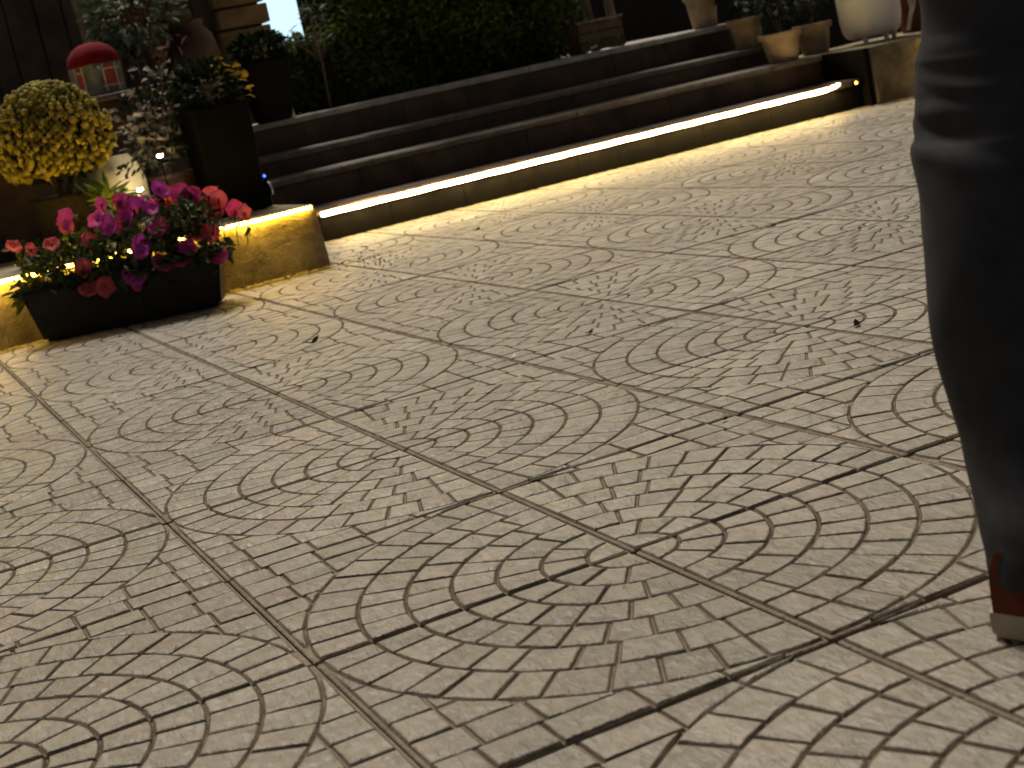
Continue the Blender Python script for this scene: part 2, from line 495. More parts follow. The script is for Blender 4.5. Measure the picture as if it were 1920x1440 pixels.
setts = []                                   # (screen area, tile index, variant, quadrant, sett index)
tile_objs = []
for ti, (iu, iv, cx, cy) in enumerate(tiles):
    o = link('paving_tile', slab_mesh, pavement)
    o.location = (cx, cy, random.uniform(-.0012, .0004))
    o.rotation_euler = (random.uniform(-.0018, .0018), random.uniform(-.0018, .0018), random.uniform(-.002, .002))
    tile_objs.append(o)
    sx = 1 if iu % 2 == 0 else -1; sy = 1 if iv % 2 == 0 else -1
    var = random.randrange(VARIANTS)
    for gi, g in enumerate(moulds[var]):
        setts.append((ti, var, sx, sy, gi))
print('tiles', len(tiles), 'setts', len(setts))
cache = {}
def quad_sett(var, sx, sy, gi):
    k = (var, sx, sy, gi)
    if k not in cache:
        V, Fc = mirrored(moulds[var][gi], sx, sy); cache[k] = (np.array(V), Fc)
    return cache[k]
scored = []
mats = [np.array(Matrix.LocRotScale(o.location, o.rotation_euler, None)) for o in tile_objs]
for idx, (ti, var, sx, sy, gi) in enumerate(setts):
    V, Fc = quad_sett(var, sx, sy, gi); n = (len(V) - 1) // 3
    top = V[2 * n:3 * n] @ mats[ti][:3, :3].T + mats[ti][:3, 3]
    x, y, dep = project(top); c = (x.mean(), y.mean())
    if dep.min() < .2 or not (-20 < c[0] < 1940 and -20 < c[1] < 1460): scored.append(0.0); continue
    if c[0] > 1745 + max(0, c[1] - 500) * .22 and c[1] < 1010: scored.append(0.0); continue   # behind the walker's leg
    scored.append(abs(.5 * float(np.sum(x * np.roll(y, -1) - np.roll(x, -1) * y))))
single = set(np.argsort(-np.array(scored))[:300].tolist())
mesh_cache = {}
VV = []; NN = []; II = []; WW = []; base = 0
for idx, (ti, var, sx, sy, gi) in enumerate(setts):
    V, Fc = quad_sett(var, sx, sy, gi)
    if idx in single:
        k = (var, sx, sy, gi)
        if k not in mesh_cache:
            me = bpy.data.meshes.new('cobble'); me.from_pydata(V.tolist(), [], Fc); me.materials.append(M['cobble']); me.materials.append(M['side']); me.polygons.foreach_set('material_index', [1 if max(f) < 2 * ((len(V) - 1) // 3) else 0 for f in Fc]); me.update(); mesh_cache[k] = me
        link('cobble', mesh_cache[k], tile_objs[ti])
    else:
        VV.append(V @ mats[ti][:3, :3].T + mats[ti][:3, 3])
        n2 = 2 * ((len(V) - 1) // 3)
        for f in Fc:
            NN.append(len(f)); II.extend([i + base for i in f]); WW.append(1 if max(f) < n2 else 0)
        base += len(V)
tag(np_obj('cobbles', np.concatenate(VV), NN, II, M['cobble'], pavement, False, M['side'], WW), kind='stuff')

# ------------------------------------------------------------------ terrace: steps, side blocks, walls
S0, S1 = -.31, 3.10
steps = thing('stone_steps', 0, 0, 0, 'four dark brown stone steps with worn grey edges rising from the paving', 'steps')
HZ = [.152, .305, .410, .566]; DZ = [0.0, .30, .60, .90]
def wavy_slab(mb, x0, x1, y0, y1, z0, z1, r):
    """a stone slab with a slightly uneven worn nosing"""
    n = 5; top = []; vs = []; fs = []
    for i in range(n + 1):
        x = x0 + (x1 - x0) * i / n; j = r.uniform(-.003, .003); k = r.uniform(-.002, .002)
        vs += [(x, y0 + j + .003, z0), (x, y0 + j, z0 + .006), (x, y0 + j, z1 - .007 + k), (x, y0 + j + .007, z1 + k), (x, y1, z1), (x, y1, z0)]
    for i in range(n):
        for q in range(6):
            a = i * 6 + q; b = i * 6 + (q + 1) % 6
            fs.append((a, b, b + 6, a + 6))
    fs.append(tuple(range(6))[::-1]); fs.append(tuple(n * 6 + q for q in range(6)))
    fs = [f[::-1] for f in fs]
    mb.add(vs, fs)
rs = random.Random(3)
for k in range(4):
    z0 = HZ[k - 1] if k else -.05; d = DZ[k]
    run = .33 if k < 3 else 2.4
    st = MB().box(((S0 + S1) / 2, d + .02 + run / 2, (z0 + HZ[k] - .03) / 2 - .02), (S1 - S0, run, HZ[k] - .03 - z0 + .02)).build('step', M['step'], steps)
    x = S0; i = 0
    while x < S1 - .05:                       # treads
        w = min(rs.uniform(.55, .85), S1 - x)
        if S1 - x - w < .2: w = S1 - x
        m = MB(); wavy_slab(m, x + .0015, x + w - .0015, d - .018, d + run + .002, HZ[k] - .032, HZ[k], rs)
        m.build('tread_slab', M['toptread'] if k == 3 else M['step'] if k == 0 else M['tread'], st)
        x += w
    x = S0
    while x < S1 - .05:                       # riser stones
        w = min(rs.uniform(.22, .42), S1 - x)
        if S1 - x - w < .12: w = S1 - x
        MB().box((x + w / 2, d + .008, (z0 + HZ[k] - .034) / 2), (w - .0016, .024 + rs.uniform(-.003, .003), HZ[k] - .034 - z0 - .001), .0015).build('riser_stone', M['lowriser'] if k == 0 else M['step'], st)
        x += w

def block_wall(name, s0, s1, d0, d1, z1, label, cat, material, batter=.012, lens=(.5, .8), cap=.0):
    t = thing(name, 0, 0, 0, label, cat)
    r = random.Random(int(s0 * 100) + 11); x = s1
    while x > s0 + .02:
        w = min(r.uniform(*lens), x - s0)
        if x - w - s0 < .25: w = x - s0
        bm = bmesh.new(); bmesh.ops.create_cube(bm, size=1)
        for v in bm.verts:
            up = v.co.z > 0
            v.co = Vector((x - w / 2 + v.co.x * (w - .003), (d0 + d1) / 2 + v.co.y * (d1 - d0), -.04 if not up else z1))
            if not up and v.co.y < (d0 + d1) / 2: v.co.y -= batter
            if not up and abs(v.co.x - s1) < .01 and x == s1: v.co.x += batter
        bmesh.ops.bevel(bm, geom=bm.edges[:], offset=.009, segments=2, affect='EDGES', profile=.5)
        bmesh.ops.subdivide_edges(bm, edges=[e for e in bm.edges if e.calc_length() > .1], cuts=6, use_grid_fill=True)
        for v in bm.verts: v.co += Vector((r.uniform(-1, 1), r.uniform(-1, 1), r.uniform(-1, 1))) * .0016
        me = bpy.data.meshes.new('block'); bm.to_mesh(me); bm.free(); me.materials.append(material)
        me.polygons.foreach_set('use_smooth', [True] * len(me.polygons)); me.set_sharp_from_angle(angle=math.radians(40))
        link('block', me, t); x -= w
    return t
block_wall('side_wall', -4.3, -.318, -.93, -.06, .245, 'low stained concrete block wall behind the flower trough, lit yellow along its top edge', 'low wall', M['curb'])
block_wall('side_wall', 3.152, 5.6, -.06, .75, .303, 'concrete block wall at the right end of the steps under the white pot', 'low wall', M['curb'], lens=(.26, .4))

ck = thing('cheek_wall', 3.131, 0, 0, 'dark stone panel closing the right end of the steps beside the lit block wall', 'low wall')
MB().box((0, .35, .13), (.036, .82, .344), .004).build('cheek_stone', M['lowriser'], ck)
coping = thing('garden_wall', 0, 0, 0, 'dark garden wall with a flat coping that carries the little red-roofed cottage', 'garden wall')
MB().box((-2.4, .25, .5), (3.4, .5, .62), .004).build('wall_body', M['step'], coping)
for k in range(4):
    MB().box((-.36 - .85 * k - .425, .24, .822), (.846, .56, .028), .006).build('coping_stone', M['tread'], coping)

# LED strips
def strip(name, pts, rad, material, label, channel=True):
    t = thing(name, 0, 0, 0, label, 'light strip')
    MB().tube(pts, rad, 10).build('tube', material, t, True)
    a, b = Vector(pts[0]), Vector(pts[-1]); c = (a + b) / 2
    if channel:
        MB().box((c.x, c.y + rad + .006, c.z + .001), ((b - a).length + .01, .008, rad * 2 + .008), .001, Matrix.Rotation(-math.asin((b.z - a.z) / (b - a).length), 4, 'Y')).build('channel', M['alu'], t)
    return t
zs = .124
pts = [(-.005 + i * (2.87 / 30), -.034 + .0012 * math.sin(i * 1.7), .126 + .008 * i / 30 + .0014 * math.sin(i * 2.3)) for i in range(31)]
strip('light_strip', pts, .0102, M['strip'], 'long glowing warm white light strip under the nosing of the lowest step')
tail = thing('light_strip_end', 0, 0, 0, 'short loose glowing end of the strip light at the right of the lowest step', 'light strip')
MB().tube([(2.885, -.034, .137), (2.91, -.04, .141), (2.935, -.036, .147), (2.95, -.03, .149)], [.008, .0085, .008, .004], 8).build('tube', M['strip'], tail, True)
ptl = [(-4.2 + i * (3.86 / 40), -.945 + .001 * math.sin(i * 1.3), .236 + .0012 * math.sin(i * 2.1)) for i in range(41)]
strip('light_strip', ptl, .0065, M['strip_y'], 'yellow glowing light strip along the top edge of the low block wall', False)
ptr = [(3.53 + i * .195, -.0745, .272) for i in range(11)]
strip('light_strip', ptr, .0065, M['strip_y'], 'yellow glowing light strip along the top of the right-hand block wall behind the walker', False)
lp0 = thing('light_shield', 4.50, -.08, .286, 'added metal lip on the right-hand block wall keeping yellow strip light off the white pot', 'shield')  # added lip, blocks the strip's upward light onto the white pot
MB().box((0, 0, 0), (1.98, .05, .006), .001).build('shield_plate', M['alu'], lp0)
dot = thing('indicator_light', 3.055, -.035, .135, 'tiny orange indicator light in the dark gap right of the lowest step', 'indicator light')
MB().box((0, .014, 0), (.03, .02, .03), .003).build('housing', M['blackplastic'], dot)
MB().ball((0, 0, 0), .0075, 2).build('lens', M['amberdot'], dot, True)

# ------------------------------------------------------------------ foliage tools
def leaf_cloud(name, P, D, L, Wd, material, parent, kind='stuff', fold=.25, up=None):
    """leaves at points P (n,3) growing along D (n,3); L, Wd arrays or numbers"""
    P = np.asarray(P, float); D = np.asarray(D, float); n = len(P)
    D = D / (np.linalg.norm(D, axis=1, keepdims=True) + 1e-9)
    U = rng.normal(size=(n, 3)) + np.array(up if up is not None else (0, 0, 1.2))
    A = np.cross(D, U); A /= np.linalg.norm(A, axis=1, keepdims=True) + 1e-9
    Nn = np.cross(A, D)
    L = np.broadcast_to(np.asarray(L, float), (n,))[:, None]; Wd = np.broadcast_to(np.asarray(Wd, float), (n,))[:, None]
    V = np.stack([P, P + D * L * .35 + A * Wd * .5 + Nn * Wd * fold, P + D * L * .45, P + D * L * .35 - A * Wd * .5 + Nn * Wd * fold,
                  P + D * L * .72 + A * Wd * .36 + Nn * (Wd * fold * .6 - L * .04), P + D * L * .72 - A * Wd * .36 + Nn * (Wd * fold * .6 - L * .04),
                  P + D * L - Nn * L * .12], 1).reshape(-1, 3)
    f = np.array([[0, 2, 1], [0, 3, 2]]); g = np.array([[1, 2, 6, 4], [2, 3, 5, 6]])
    off = (np.arange(n) * 7)[:, None, None]
    T3 = (f[None] + off).reshape(-1, 3); Q = (g[None] + off).reshape(-1, 4)
    idx = np.concatenate([T3.ravel(), Q.ravel()]); fn = np.concatenate([np.full(len(T3), 3), np.full(len(Q), 4)])
    o = np_obj(name, V, fn, idx, material, parent)
    if kind: o['kind'] = kind
    return o

def blob_points(n, c, r, shell=.5):
    d = rng.normal(size=(n, 3)); d /= np.linalg.norm(d, axis=1, keepdims=True)
    k = (shell + (1 - shell) * rng.random((n, 1)) ** .6)
    return np.array(c) + d * k * np.array(r), d

def stems(mb, base, tips, r=.003):
    for t in tips:
        m = [(base[i] * .45 + t[i] * .55 + random.uniform(-.02, .02)) for i in range(3)]
        mb.tube([base, m, t], [r, r * .8, r * .5], 5)

def flower_mesh(material, r, cup, seed):
    """a wide ruffled trumpet flower of five joined petals"""
    q = random.Random(seed); mb = MB(); n = 25; vs = [(0, 0, -cup * 1.2)]; fs = []
    for k, f in enumerate((.3, .62, .86, 1.0)):
        for i in range(n):
            a = 2 * math.pi * i / n; lob = 1 + .045 * math.cos(5 * a) * f
            z = cup * (f ** 1.6 - .5) + math.sin(10 * a + seed) * r * .09 * f * f + q.uniform(-.03, .03) * r * f - (r * .22 if k == 3 else 0) * abs(math.sin(2.5 * a))
            vs.append((r * f * lob * math.cos(a), r * f * lob * math.sin(a), z))
    for i in range(n): fs.append((0, 1 + i, 1 + (i + 1) % n))
    for k in range(3):
        for i in range(n):
            j = (i + 1) % n; a = 1 + k * n
            fs.append((a + i, a + n + i, a + n + j, a + j))
    mb.add(vs, fs); return mb.mesh('flower', material, True)

# ------------------------------------------------------------------ flower trough in front of the low wall
A_ = floor_at(85, 645); B_ = floor_at(415, 574)
ax = (B_ - A_); Lp = ax.length; ax.normalize(); ay = Vector((-ax.y, ax.x, 0))
pc = (A_ + B_) / 2 + ay * .085
trough = bpy.data.objects.new('flower_trough', None); COL.objects.link(trough)
trough.location = pc; trough.rotation_euler = (0, 0, math.atan2(ax.y, ax.x))
tag(trough, 'long black plastic trough full of magenta and coral flowers on the paving', 'flower trough')
HT = .205
bm = bmesh.new(); bmesh.ops.create_cube(bm, size=1)
for v in bm.verts:
    up = v.co.z > 0; l = Lp * (1.13 if up else 1.0); w = .22 if up else .165
    v.co = Vector((v.co.x * l, v.co.y * w, HT if up else .002))
bmesh.ops.bevel(bm, geom=bm.edges[:], offset=.012, segments=2, affect='EDGES')
topf = max(bm.faces, key=lambda f: f.calc_center_median().z)
r_ = bmesh.ops.inset_region(bm, faces=[topf], thickness=.012)
for v in topf.verts: v.co.z -= .03
me = bpy.data.meshes.new('trough_box'); bm.to_mesh(me); bm.free(); me.materials.append(M['trough'])
link('trough_box', me, trough)
m = MB()
for sx, sy, lx, ly in ((0, -1, Lp * 1.16, .012), (0, 1, Lp * 1.16, .012), (1, 0, .012, .21), (-1, 0, .012, .21)):
    m.box((sx * Lp * .575, sy * .111, HT - .004), (lx, ly, .016), .004)
m.build('rim', M['trough'], trough)
MB().box((0, 0, HT - .02), (Lp * 1.08, .19, .012), .003).build('soil', M['soil'], trough)
Mi = trough.matrix_basis.inverted() if False else Matrix.LocRotScale(trough.location, trough.rotation_euler, None).inverted()
# leaves
n = 1050
P = np.stack([rng.uniform(-.5, .5, n) * Lp * 1.12, rng.uniform(-.11, .11, n), HT - .02 + rng.random(n) ** 1.2 * .15], 1)
P[:, 2] += np.clip(P[:, 0] / Lp, -.2, .5) * .10
k = rng.random(n) < .16
P[k, 1] = -.115 + rng.normal(0, .015, k.sum()); P[k, 2] = HT - rng.random(k.sum()) * .03
D = np.stack([rng.normal(0, .6, n), rng.normal(-.35, .6, n), rng.normal(.35, .5, n)], 1)
leaf_cloud('foliage', P, D, rng.uniform(.035, .065, n), rng.uniform(.016, .03, n), G['planter'], trough)
# trailing leaves at both ends
for x0, sg, nn in ((-.57, -1, 7), (.565, 1, 6)):
    P = np.stack([x0 * Lp + rng.normal(0, .015, nn), rng.uniform(-.1, .05, nn), HT + rng.uniform(-.03, .03, nn)], 1)
    D = np.stack([sg * rng.uniform(.4, 1, nn), rng.normal(-.2, .3, nn), rng.uniform(-.9, .1, nn)], 1)
    leaf_cloud('foliage', P, D, rng.uniform(.05, .08, nn), rng.uniform(.02, .03, nn), G['planter'], trough)
m = MB()
fl = [(75,470,'c',26),(170,487,'c',22),(280,460,'c',28),(355,320,'m',36),(365,372,'c',24),(490,440,'c',32),(453,590,'c',33),(487,697,'c',35),(575,690,'c',35),
      (525,322,'m',34),(585,352,'m',36),(680,335,'m',42),(735,272,'m',46),(690,240,'m',34),(650,228,'r',30),(800,242,'m',36),(835,262,'m',30),(880,165,'m',34),(912,212,'c',40),(865,150,'m',26),
      (985,180,'r',34),(1035,205,'r',36),(1062,185,'r',26),(1150,195,'c',32),(1190,212,'c',30),(1165,268,'r',34),(1280,265,'r',30),(1335,285,'c',28),
      (865,362,'m',42),(770,465,'m',38),(770,500,'m',28),(1090,395,'c',34),(1158,402,'c',32),(885,560,'r',36),(985,515,'r',46),(1020,480,'m',32),(735,625,'m',40),(750,670,'m',28),(1200,530,'r',30),(550,240,'m',24),(440,200,'r',0)]
kinds = {'c': [flower_mesh(G['coral'], 1, .32, i) for i in range(3)], 'm': [flower_mesh(G['magenta'], 1, .30, 5 + i) for i in range(3)], 'r': [flower_mesh(G['crimson'], 1, .30, 9 + i) for i in range(3)]}
rf = random.Random(5); LP = []; LD = []
for zx, zy, kd, zr in fl:
    if not zr: continue
    px, py = zx / 2.909, 300 + zy / 2.909
    hgt = (560 - py) / 200
    dy = -.125 if py > 480 else (-.11 + .17 * min(1, max(0, (470 - py) / 90)) + rf.uniform(-.03, .03))
    # point on the trough's own upright plane at depth dy
    r = ray(px, py); pl = pc + ay * dy; t = (pl - CAM_C).dot(ay) / r.dot(ay); p = CAM_C + r * t
    o = link('flower', rf.choice(kinds[kd]), trough)
    lp = Mi @ p; o.location = lp
    sc = zr / 2.909 * t / F * 1.7; o.scale = (sc, sc, sc * rf.uniform(.8, 1.2))
    aim = (CAM_C - p).normalized() * .8 + Vector((rf.uniform(-.75, .75), rf.uniform(-.3, .3), rf.uniform(-.1, .8)))
    aim = Mi.to_3x3() @ aim
    o.rotation_euler = (aim.to_track_quat('Z', 'Y').to_matrix() @ Matrix.Rotation(rf.uniform(0, 6), 3, 'Z')).to_euler()
    for _ in range(5):
        LP.append((lp.x * .96 + rf.uniform(-.035, .035), lp.y + .03 + rf.uniform(-.01, .03), max(.12, lp.z - rf.uniform(-.02, .08)))); LD.append((rf.uniform(-1, 1), rf.uniform(-1, .2), rf.uniform(-.6, .5)))
    m.tube([lp, (lp.x + rf.uniform(-.01, .01), lp.y * .6 + .02, lp.z * .6 + .08), (lp.x * .97, lp.y * .4, HT - .02)], .0022, 5)
m.build('stems', G['planter'], trough)
leaf_cloud('foliage', LP, LD, rng.uniform(.035, .06, len(LP)), rng.uniform(.016, .03, len(LP)), G['planter'], trough)

# ------------------------------------------------------------------ plants on the low wall (left)
ZL = .246
# yellow chrysanthemum
t = thing('chrysanthemum', -1.165, -.5, ZL, 'round yellow chrysanthemum mound in a brown wicker pot at the left edge', 'potted plant')
MB().lathe([(.10, 0), (.125, .10), (.14, .22), (.147, .225), (.14, .235), (.12, .225)], n=30).build('pot', M['wicker'], t, True, 40)
MB().ball((0, 0, .455), .18, 3, (1.05, 1.05, .9), .06).build('foliage', G['dark'], t, True)
V = []; NN = []; II = []
bm = bmesh.new(); bmesh.ops.create_icosphere(bm, subdivisions=1, radius=1); bm.verts.index_update()
ico = np.array([v.co for v in bm.verts]); icf = [[v.index for v in f.verts] for f in bm.faces]; bm.free()
nb = 1000; base = 0
for i in range(nb):
    z = 1 - 1.66 * (i + .5) / nb; a = i * 2.39996; rr = math.sqrt(max(0, 1 - z * z))
    k = random.uniform(.84, 1.06); bump = 1 + .09 * math.sin(5 * a + 3 * z) * math.sin(7 * z + a)
    c = np.array([rr * math.cos(a) * .222, rr * math.sin(a) * .222, .452 + z * .212]) * [k * bump, k * bump, 1]
    s_ = random.uniform(.011, .0185)
    R = np.array(Euler((random.uniform(0, 6), random.uniform(0, 6), 0)).to_matrix())
    vv = ico * rng.uniform(.75, 1.2, (len(ico), 1)) * [s_, s_, s_ * .75]
    V.append(vv @ R.T + c)
    for f in icf: NN.append(3); II.extend([j + base for j in f])
    base += len(ico)
tag(np_obj('blossoms', np.concatenate(V), NN, II, G['mum'], t), kind='stuff')
P, D = blob_points(420, (0, 0, .46), (.2, .2, .17), .8)
leaf_cloud('leaves', P, D, .035, .018, G['dark'], t)
m = MB(); stems(m, (0, 0, .2), [(random.uniform(-.12, .12), random.uniform(-.12, .12), .4) for _ in range(9)], .006); m.build('stem', M['bark'], t)

# cream pot and green plant lit by small bulbs
s, d, z = at(205, 345, -.38)
t = thing('round_pot', s, d, ZL, 'round cream pot glowing in the light of small bulbs behind green leaves', 'pot')
MB().lathe([(.08, 0), (.12, .06), (.146, .14), (.148, .22), (.13, .29), (.10, .335), (.09, .335), (.09, .30)], n=36).build('body', M['cream'], t, True, 50)
s, d, z = at(200, 350, -.66)
t = thing('strap_plant', s, d, ZL, 'small light green strap-leaved plant in front of the cream pot', 'plant')
P = np.zeros((46, 3)); P[:, 2] = z - ZL - .05 + rng.uniform(-.02, .02, 46); P[:, :2] = rng.normal(0, .016, (46, 2))
ang = rng.uniform(0, 6.28, 46); D = np.stack([np.cos(ang), np.sin(ang) * .7, rng.uniform(-.1, 1.2, 46)], 1)
leaf_cloud('leaves', P, D, rng.uniform(.06, .13, 46), rng.uniform(.016, .028, 46), G['lime'], t, None)
MB().tube([(0, 0, 0), (.004, 0, .05), (0, 0, z - ZL)], .006, 6).build('stem', G['lime'], t)
P = np.stack([rng.uniform(-.17, .13, 40), rng.normal(0, .03, 40), rng.uniform(.02, .09, 40)], 1); P[:, 2] += P[:, 0] * .1 + .02
D = np.stack([rng.normal(0, 1, 40), rng.normal(-.3, .5, 40), rng.uniform(-.2, .6, 40)], 1)
leaf_cloud('leaves', P, D, rng.uniform(.05, .09, 40), rng.uniform(.015, .026, 40), G['lime'], t, None)
gb = 'small bulbs among the pots'
for px, py, dd, lab in ((300, 292, -.55, 'small glowing bulb on a stake under the pale-leaved shrub'), (262, 356, -.60, 'small glowing bulb on a stake at the right foot of the cream pot')):
    s, d, z = at(px, py, dd)
    b = thing('garden_bulb', s, d, ZL, lab, 'garden light', gb)
    MB().tube([(0, 0, 0), (0, 0, z - ZL - .008)], .003, 6).build('stake', M['blackplastic'], b)
    MB().ball((0, 0, z - ZL), .0105, 2, (1.25, .8, .65)).build('bulb', M['bulb'], b, True)

# pale leaved shrub in a brown pot
s, d, z = at(318, 340, -.28)
t = thing('pale_shrub', s, d, ZL, 'leggy shrub with pale grey leaves in a brown glazed pot', 'potted plant')
MB().lathe([(.08, 0), (.10, .08), (.118, .19), (.125, .2), (.122, .215), (.105, .2)], n=28).build('pot', M['brownpot'], t, True, 40)
tips = []
for px, py in ((215, 215), (240, 180), (300, 175), (345, 185), (260, 130), (300, 100), (345, 130), (330, 110), (250, 250), (230, 280), (310, 230), (280, 210), (260, 300), (295, 270)):
    a, b, c = at(px, py, -.28 + random.uniform(-.12, .08)); tips.append((a - s, b - d, c - ZL))
m = MB(); stems(m, (0, 0, .2), tips, .0045); m.build('stem', M['bark'], t)
P = []; D = []
for tp in tips:
    for q in range(17):
        k = random.uniform(.5, 1.06); P.append((tp[0] * k + random.uniform(-.035, .035), tp[1] * k + random.uniform(-.04, .02), .2 + (tp[2] - .2) * k + random.uniform(-.03, .03)))
        D.append((random.uniform(-1, 1), random.uniform(-1, .3), random.uniform(-.4, .3)))
leaf_cloud('leaves', P, D, rng.uniform(.035, .055, len(P)), rng.uniform(.022, .034, len(P)), G['pale'], t)
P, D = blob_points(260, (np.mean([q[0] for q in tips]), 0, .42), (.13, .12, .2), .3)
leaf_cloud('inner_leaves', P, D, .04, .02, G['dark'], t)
P = []; D = []
for _ in range(26):
    a, b, c = at(random.gauss(250, 17), random.gauss(300, 12) + 6, -.56 + random.uniform(-.03, .03)); P.append((a - s, b - d, c - ZL)); D.append((random.uniform(-1, .4), random.uniform(-.6, .2), random.uniform(-.8, .2)))
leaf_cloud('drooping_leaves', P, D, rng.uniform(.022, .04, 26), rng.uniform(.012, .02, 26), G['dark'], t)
P = [(tips[5][0] + random.uniform(-.05, .08), random.uniform(-.05, .05), tips[5][2] + random.uniform(-.05, .02)) for _ in range(16)]
leaf_cloud('russet_leaves', P, rng.normal(size=(16, 3)), .05, .022, G['russet'], t)

# tall black planter with yellow leaves
t = thing('tall_planter', -.49, -.42, ZL, 'tall square black planter holding a dark shrub with yellow leaf tips', 'planter')
m = MB().box((0, 0, .222), (.25, .24, .444), .012, seg=2, taper=.86); m.build('planter_box', M['blackplastic'], t)
m = MB()
for sx, sy, lx, ly in ((0, -1, .262, .012), (0, 1, .262, .012), (1, 0, .012, .24), (-1, 0, .012, .24)):
    m.box((sx * .125, sy * .12, .438), (lx, ly, .02), .004)
m.build('rim', M['blackplastic'], t)
P, D = blob_points(520, (.0, 0, .52), (.13, .12, .10), .4)
leaf_cloud('foliage', P, D, .05, .024, G['dark'], t)
P = []; D = []
for px, py in ((400, 112), (415, 116), (390, 125), (405, 128), (420, 132), (432, 130), (440, 138), (428, 143), (452, 144), (445, 150), (455, 162), (460, 168), (462, 178), (398, 135), (436, 122), (448, 134)):
    a, b, c = at(px, py, -.47 + random.uniform(-.05, .05))
    P.append((a + .49, b + .42, c - ZL)); D.append((random.uniform(.2, 1), random.uniform(-.8, 0), random.uniform(-.3, .3)))
leaf_cloud('yellow_leaves', P, D, rng.uniform(.035, .05, len(P)), .022, G['yellow'], t, None)
m = MB(); stems(m, (0, 0, .43), [tuple(p) for p in P[::3]], .003); m.build('stem', M['bark'], t)

# spotlight lying on the low wall
s, d, z = at(508, 353, -.5)
t = thing('spotlight', s, d, ZL, 'small black cylindrical spotlight with a pale lens on the low wall', 'spotlight')
Rz = Matrix.Rotation(math.radians(82), 4, 'Y')
MB().lathe([(.018, -.09), (.026, -.07), (.028, 0), (.030, .004), (.030, .012), (.024, .012)], (-.02, 0, z - ZL), 20, Rz).build('housing', M['blackplastic'], t, True, 40)
MB().lathe([(.029, .0125), (.0285, .0185), (.018, .021)], (-.02, 0, z - ZL), 20, Rz).build('lens', M['white'], t, True, 40)
MB().tube([(-.03, 0, 0), (-.03, 0, z - ZL - .018)], .006, 8).build('stake', M['blackplastic'], t)
a, b, c = at(495, 330, -.5)
MB().ball((a - s, -.004, c - ZL), .006, 2).build('indicator', M['bluedot'], t, True)
MB().box((a - s - .012, .012, (c - ZL) * .5 + .005), (.045, .03, c - ZL + .01), .004).build('control_box', M['blackplastic'], t)

# ------------------------------------------------------------------ the toy cottage on the coping
s, d, z = at(190, 178, .16)
t = thing('toy_cottage', s, d, .836, 'toy cottage lantern with a domed red roof and orange windows', 'garden ornament', rz=math.radians(28))
wz = .135
MB().box((0, 0, wz / 2 + .004), (.165, .165, wz), .006).build('wall', M['greywall'], t)
roof = MB()
prof = [(.100, .0), (.102, .012), (.094, .042), (.072, .072), (.04, .09), (.008, .096)]
vs = []; fs = []; n = 24
for r0, z0 in prof:
    for i in range(n):
        a = 2 * math.pi * i / n; sq = 1 / max(abs(math.cos(a)), abs(math.sin(a))); k = r0 * (1 + .28 * (sq - 1))
        vs.append((k * math.cos(a), k * math.sin(a), wz + z0))
for k in range(len(prof) - 1):
    for i in range(n):
        j = (i + 1) % n; fs.append((k * n + i, k * n + j, (k + 1) * n + j, (k + 1) * n + i))
fs.append(tuple(range(n))[::-1]); fs.append(tuple((len(prof) - 1) * n + i for i in range(n)))
roof.add(vs, fs).build('roof', M['redroof'], t, True, 60)
for face in range(2):
    Rm = Matrix.Rotation(math.radians(0 if face == 0 else -90), 4, 'Z')
    wd = .056 if face == 0 else .036
    f = MB()
    f.add(*(lambda b: (b.v, b.f))(MB().box((0, -.0855, .075), (wd, .006, .095), .001)), Rm)
    w = f.build('window', M['redglass'], t)
    b = MB()
    for x in (-wd / 2 - .006, wd / 2 + .006): b.box((x, -.089, .072), (.007, .01, .118), .001)
    for zz in (.035, .108): b.box((0, -.0885, zz), (wd + (.05 if face == 0 else .012), .010, .007), .001)
    g = MB().add(b.v, b.f, Rm); g.build('frame', M['trim'], w)
MB().ball((-.055, -.092, .118), .007, 2).build('knob', M['white'], t, True)

# ------------------------------------------------------------------ timber wall, post, pillar behind the plants
t = thing('timber_wall', 0, 0, 0, 'dark brown vertical plank wall behind the plants at the upper left', 'timber wall')
MB().box((-1.33, 1.02, 1.03), (2.6, .02, .925)).build('sun_blocker', M['timber'], t)  # added unseen board, stops sun leaking between the planks
x = -2.6; r = random.Random(9)
while x < -.05:
    w = r.uniform(.10, .16)
    MB().box((x + w / 2, .98 + r.uniform(-.006, .006), 1.03), (w - .006, .024, .93), .003).build('plank', M['timber'], t); x += w
s, d, z = at(165, 60, .6)
t = thing('timber_post', s, .6, .566, 'round weathered brown timber post standing behind the toy cottage', 'post')
MB().tube([(.035, 0, 0), (.02, 0, .4), (0, 0, .9)], [.052, .048, .045], 14).build('post_shaft', M['bark'], t, True, 50)
t = thing('timber_pillar', .135, 1.02, .566, 'square tan timber pillar with dark gaps beside the pale blue window', 'pillar')
zz = 0; k = 0
for h in (.24, .24, .105, .10, .15, .12):
    MB().box((.004 * ((k * 7) % 3 - 1), .004 * (k % 2), zz + h / 2), (.262, .24, h - .012), .004).build('pillar_block', M['timber2'], t); zz += h; k += 1
MB().box((0, .01, zz / 2), (.2, .18, zz - .02)).build('core', M['timber'], t)
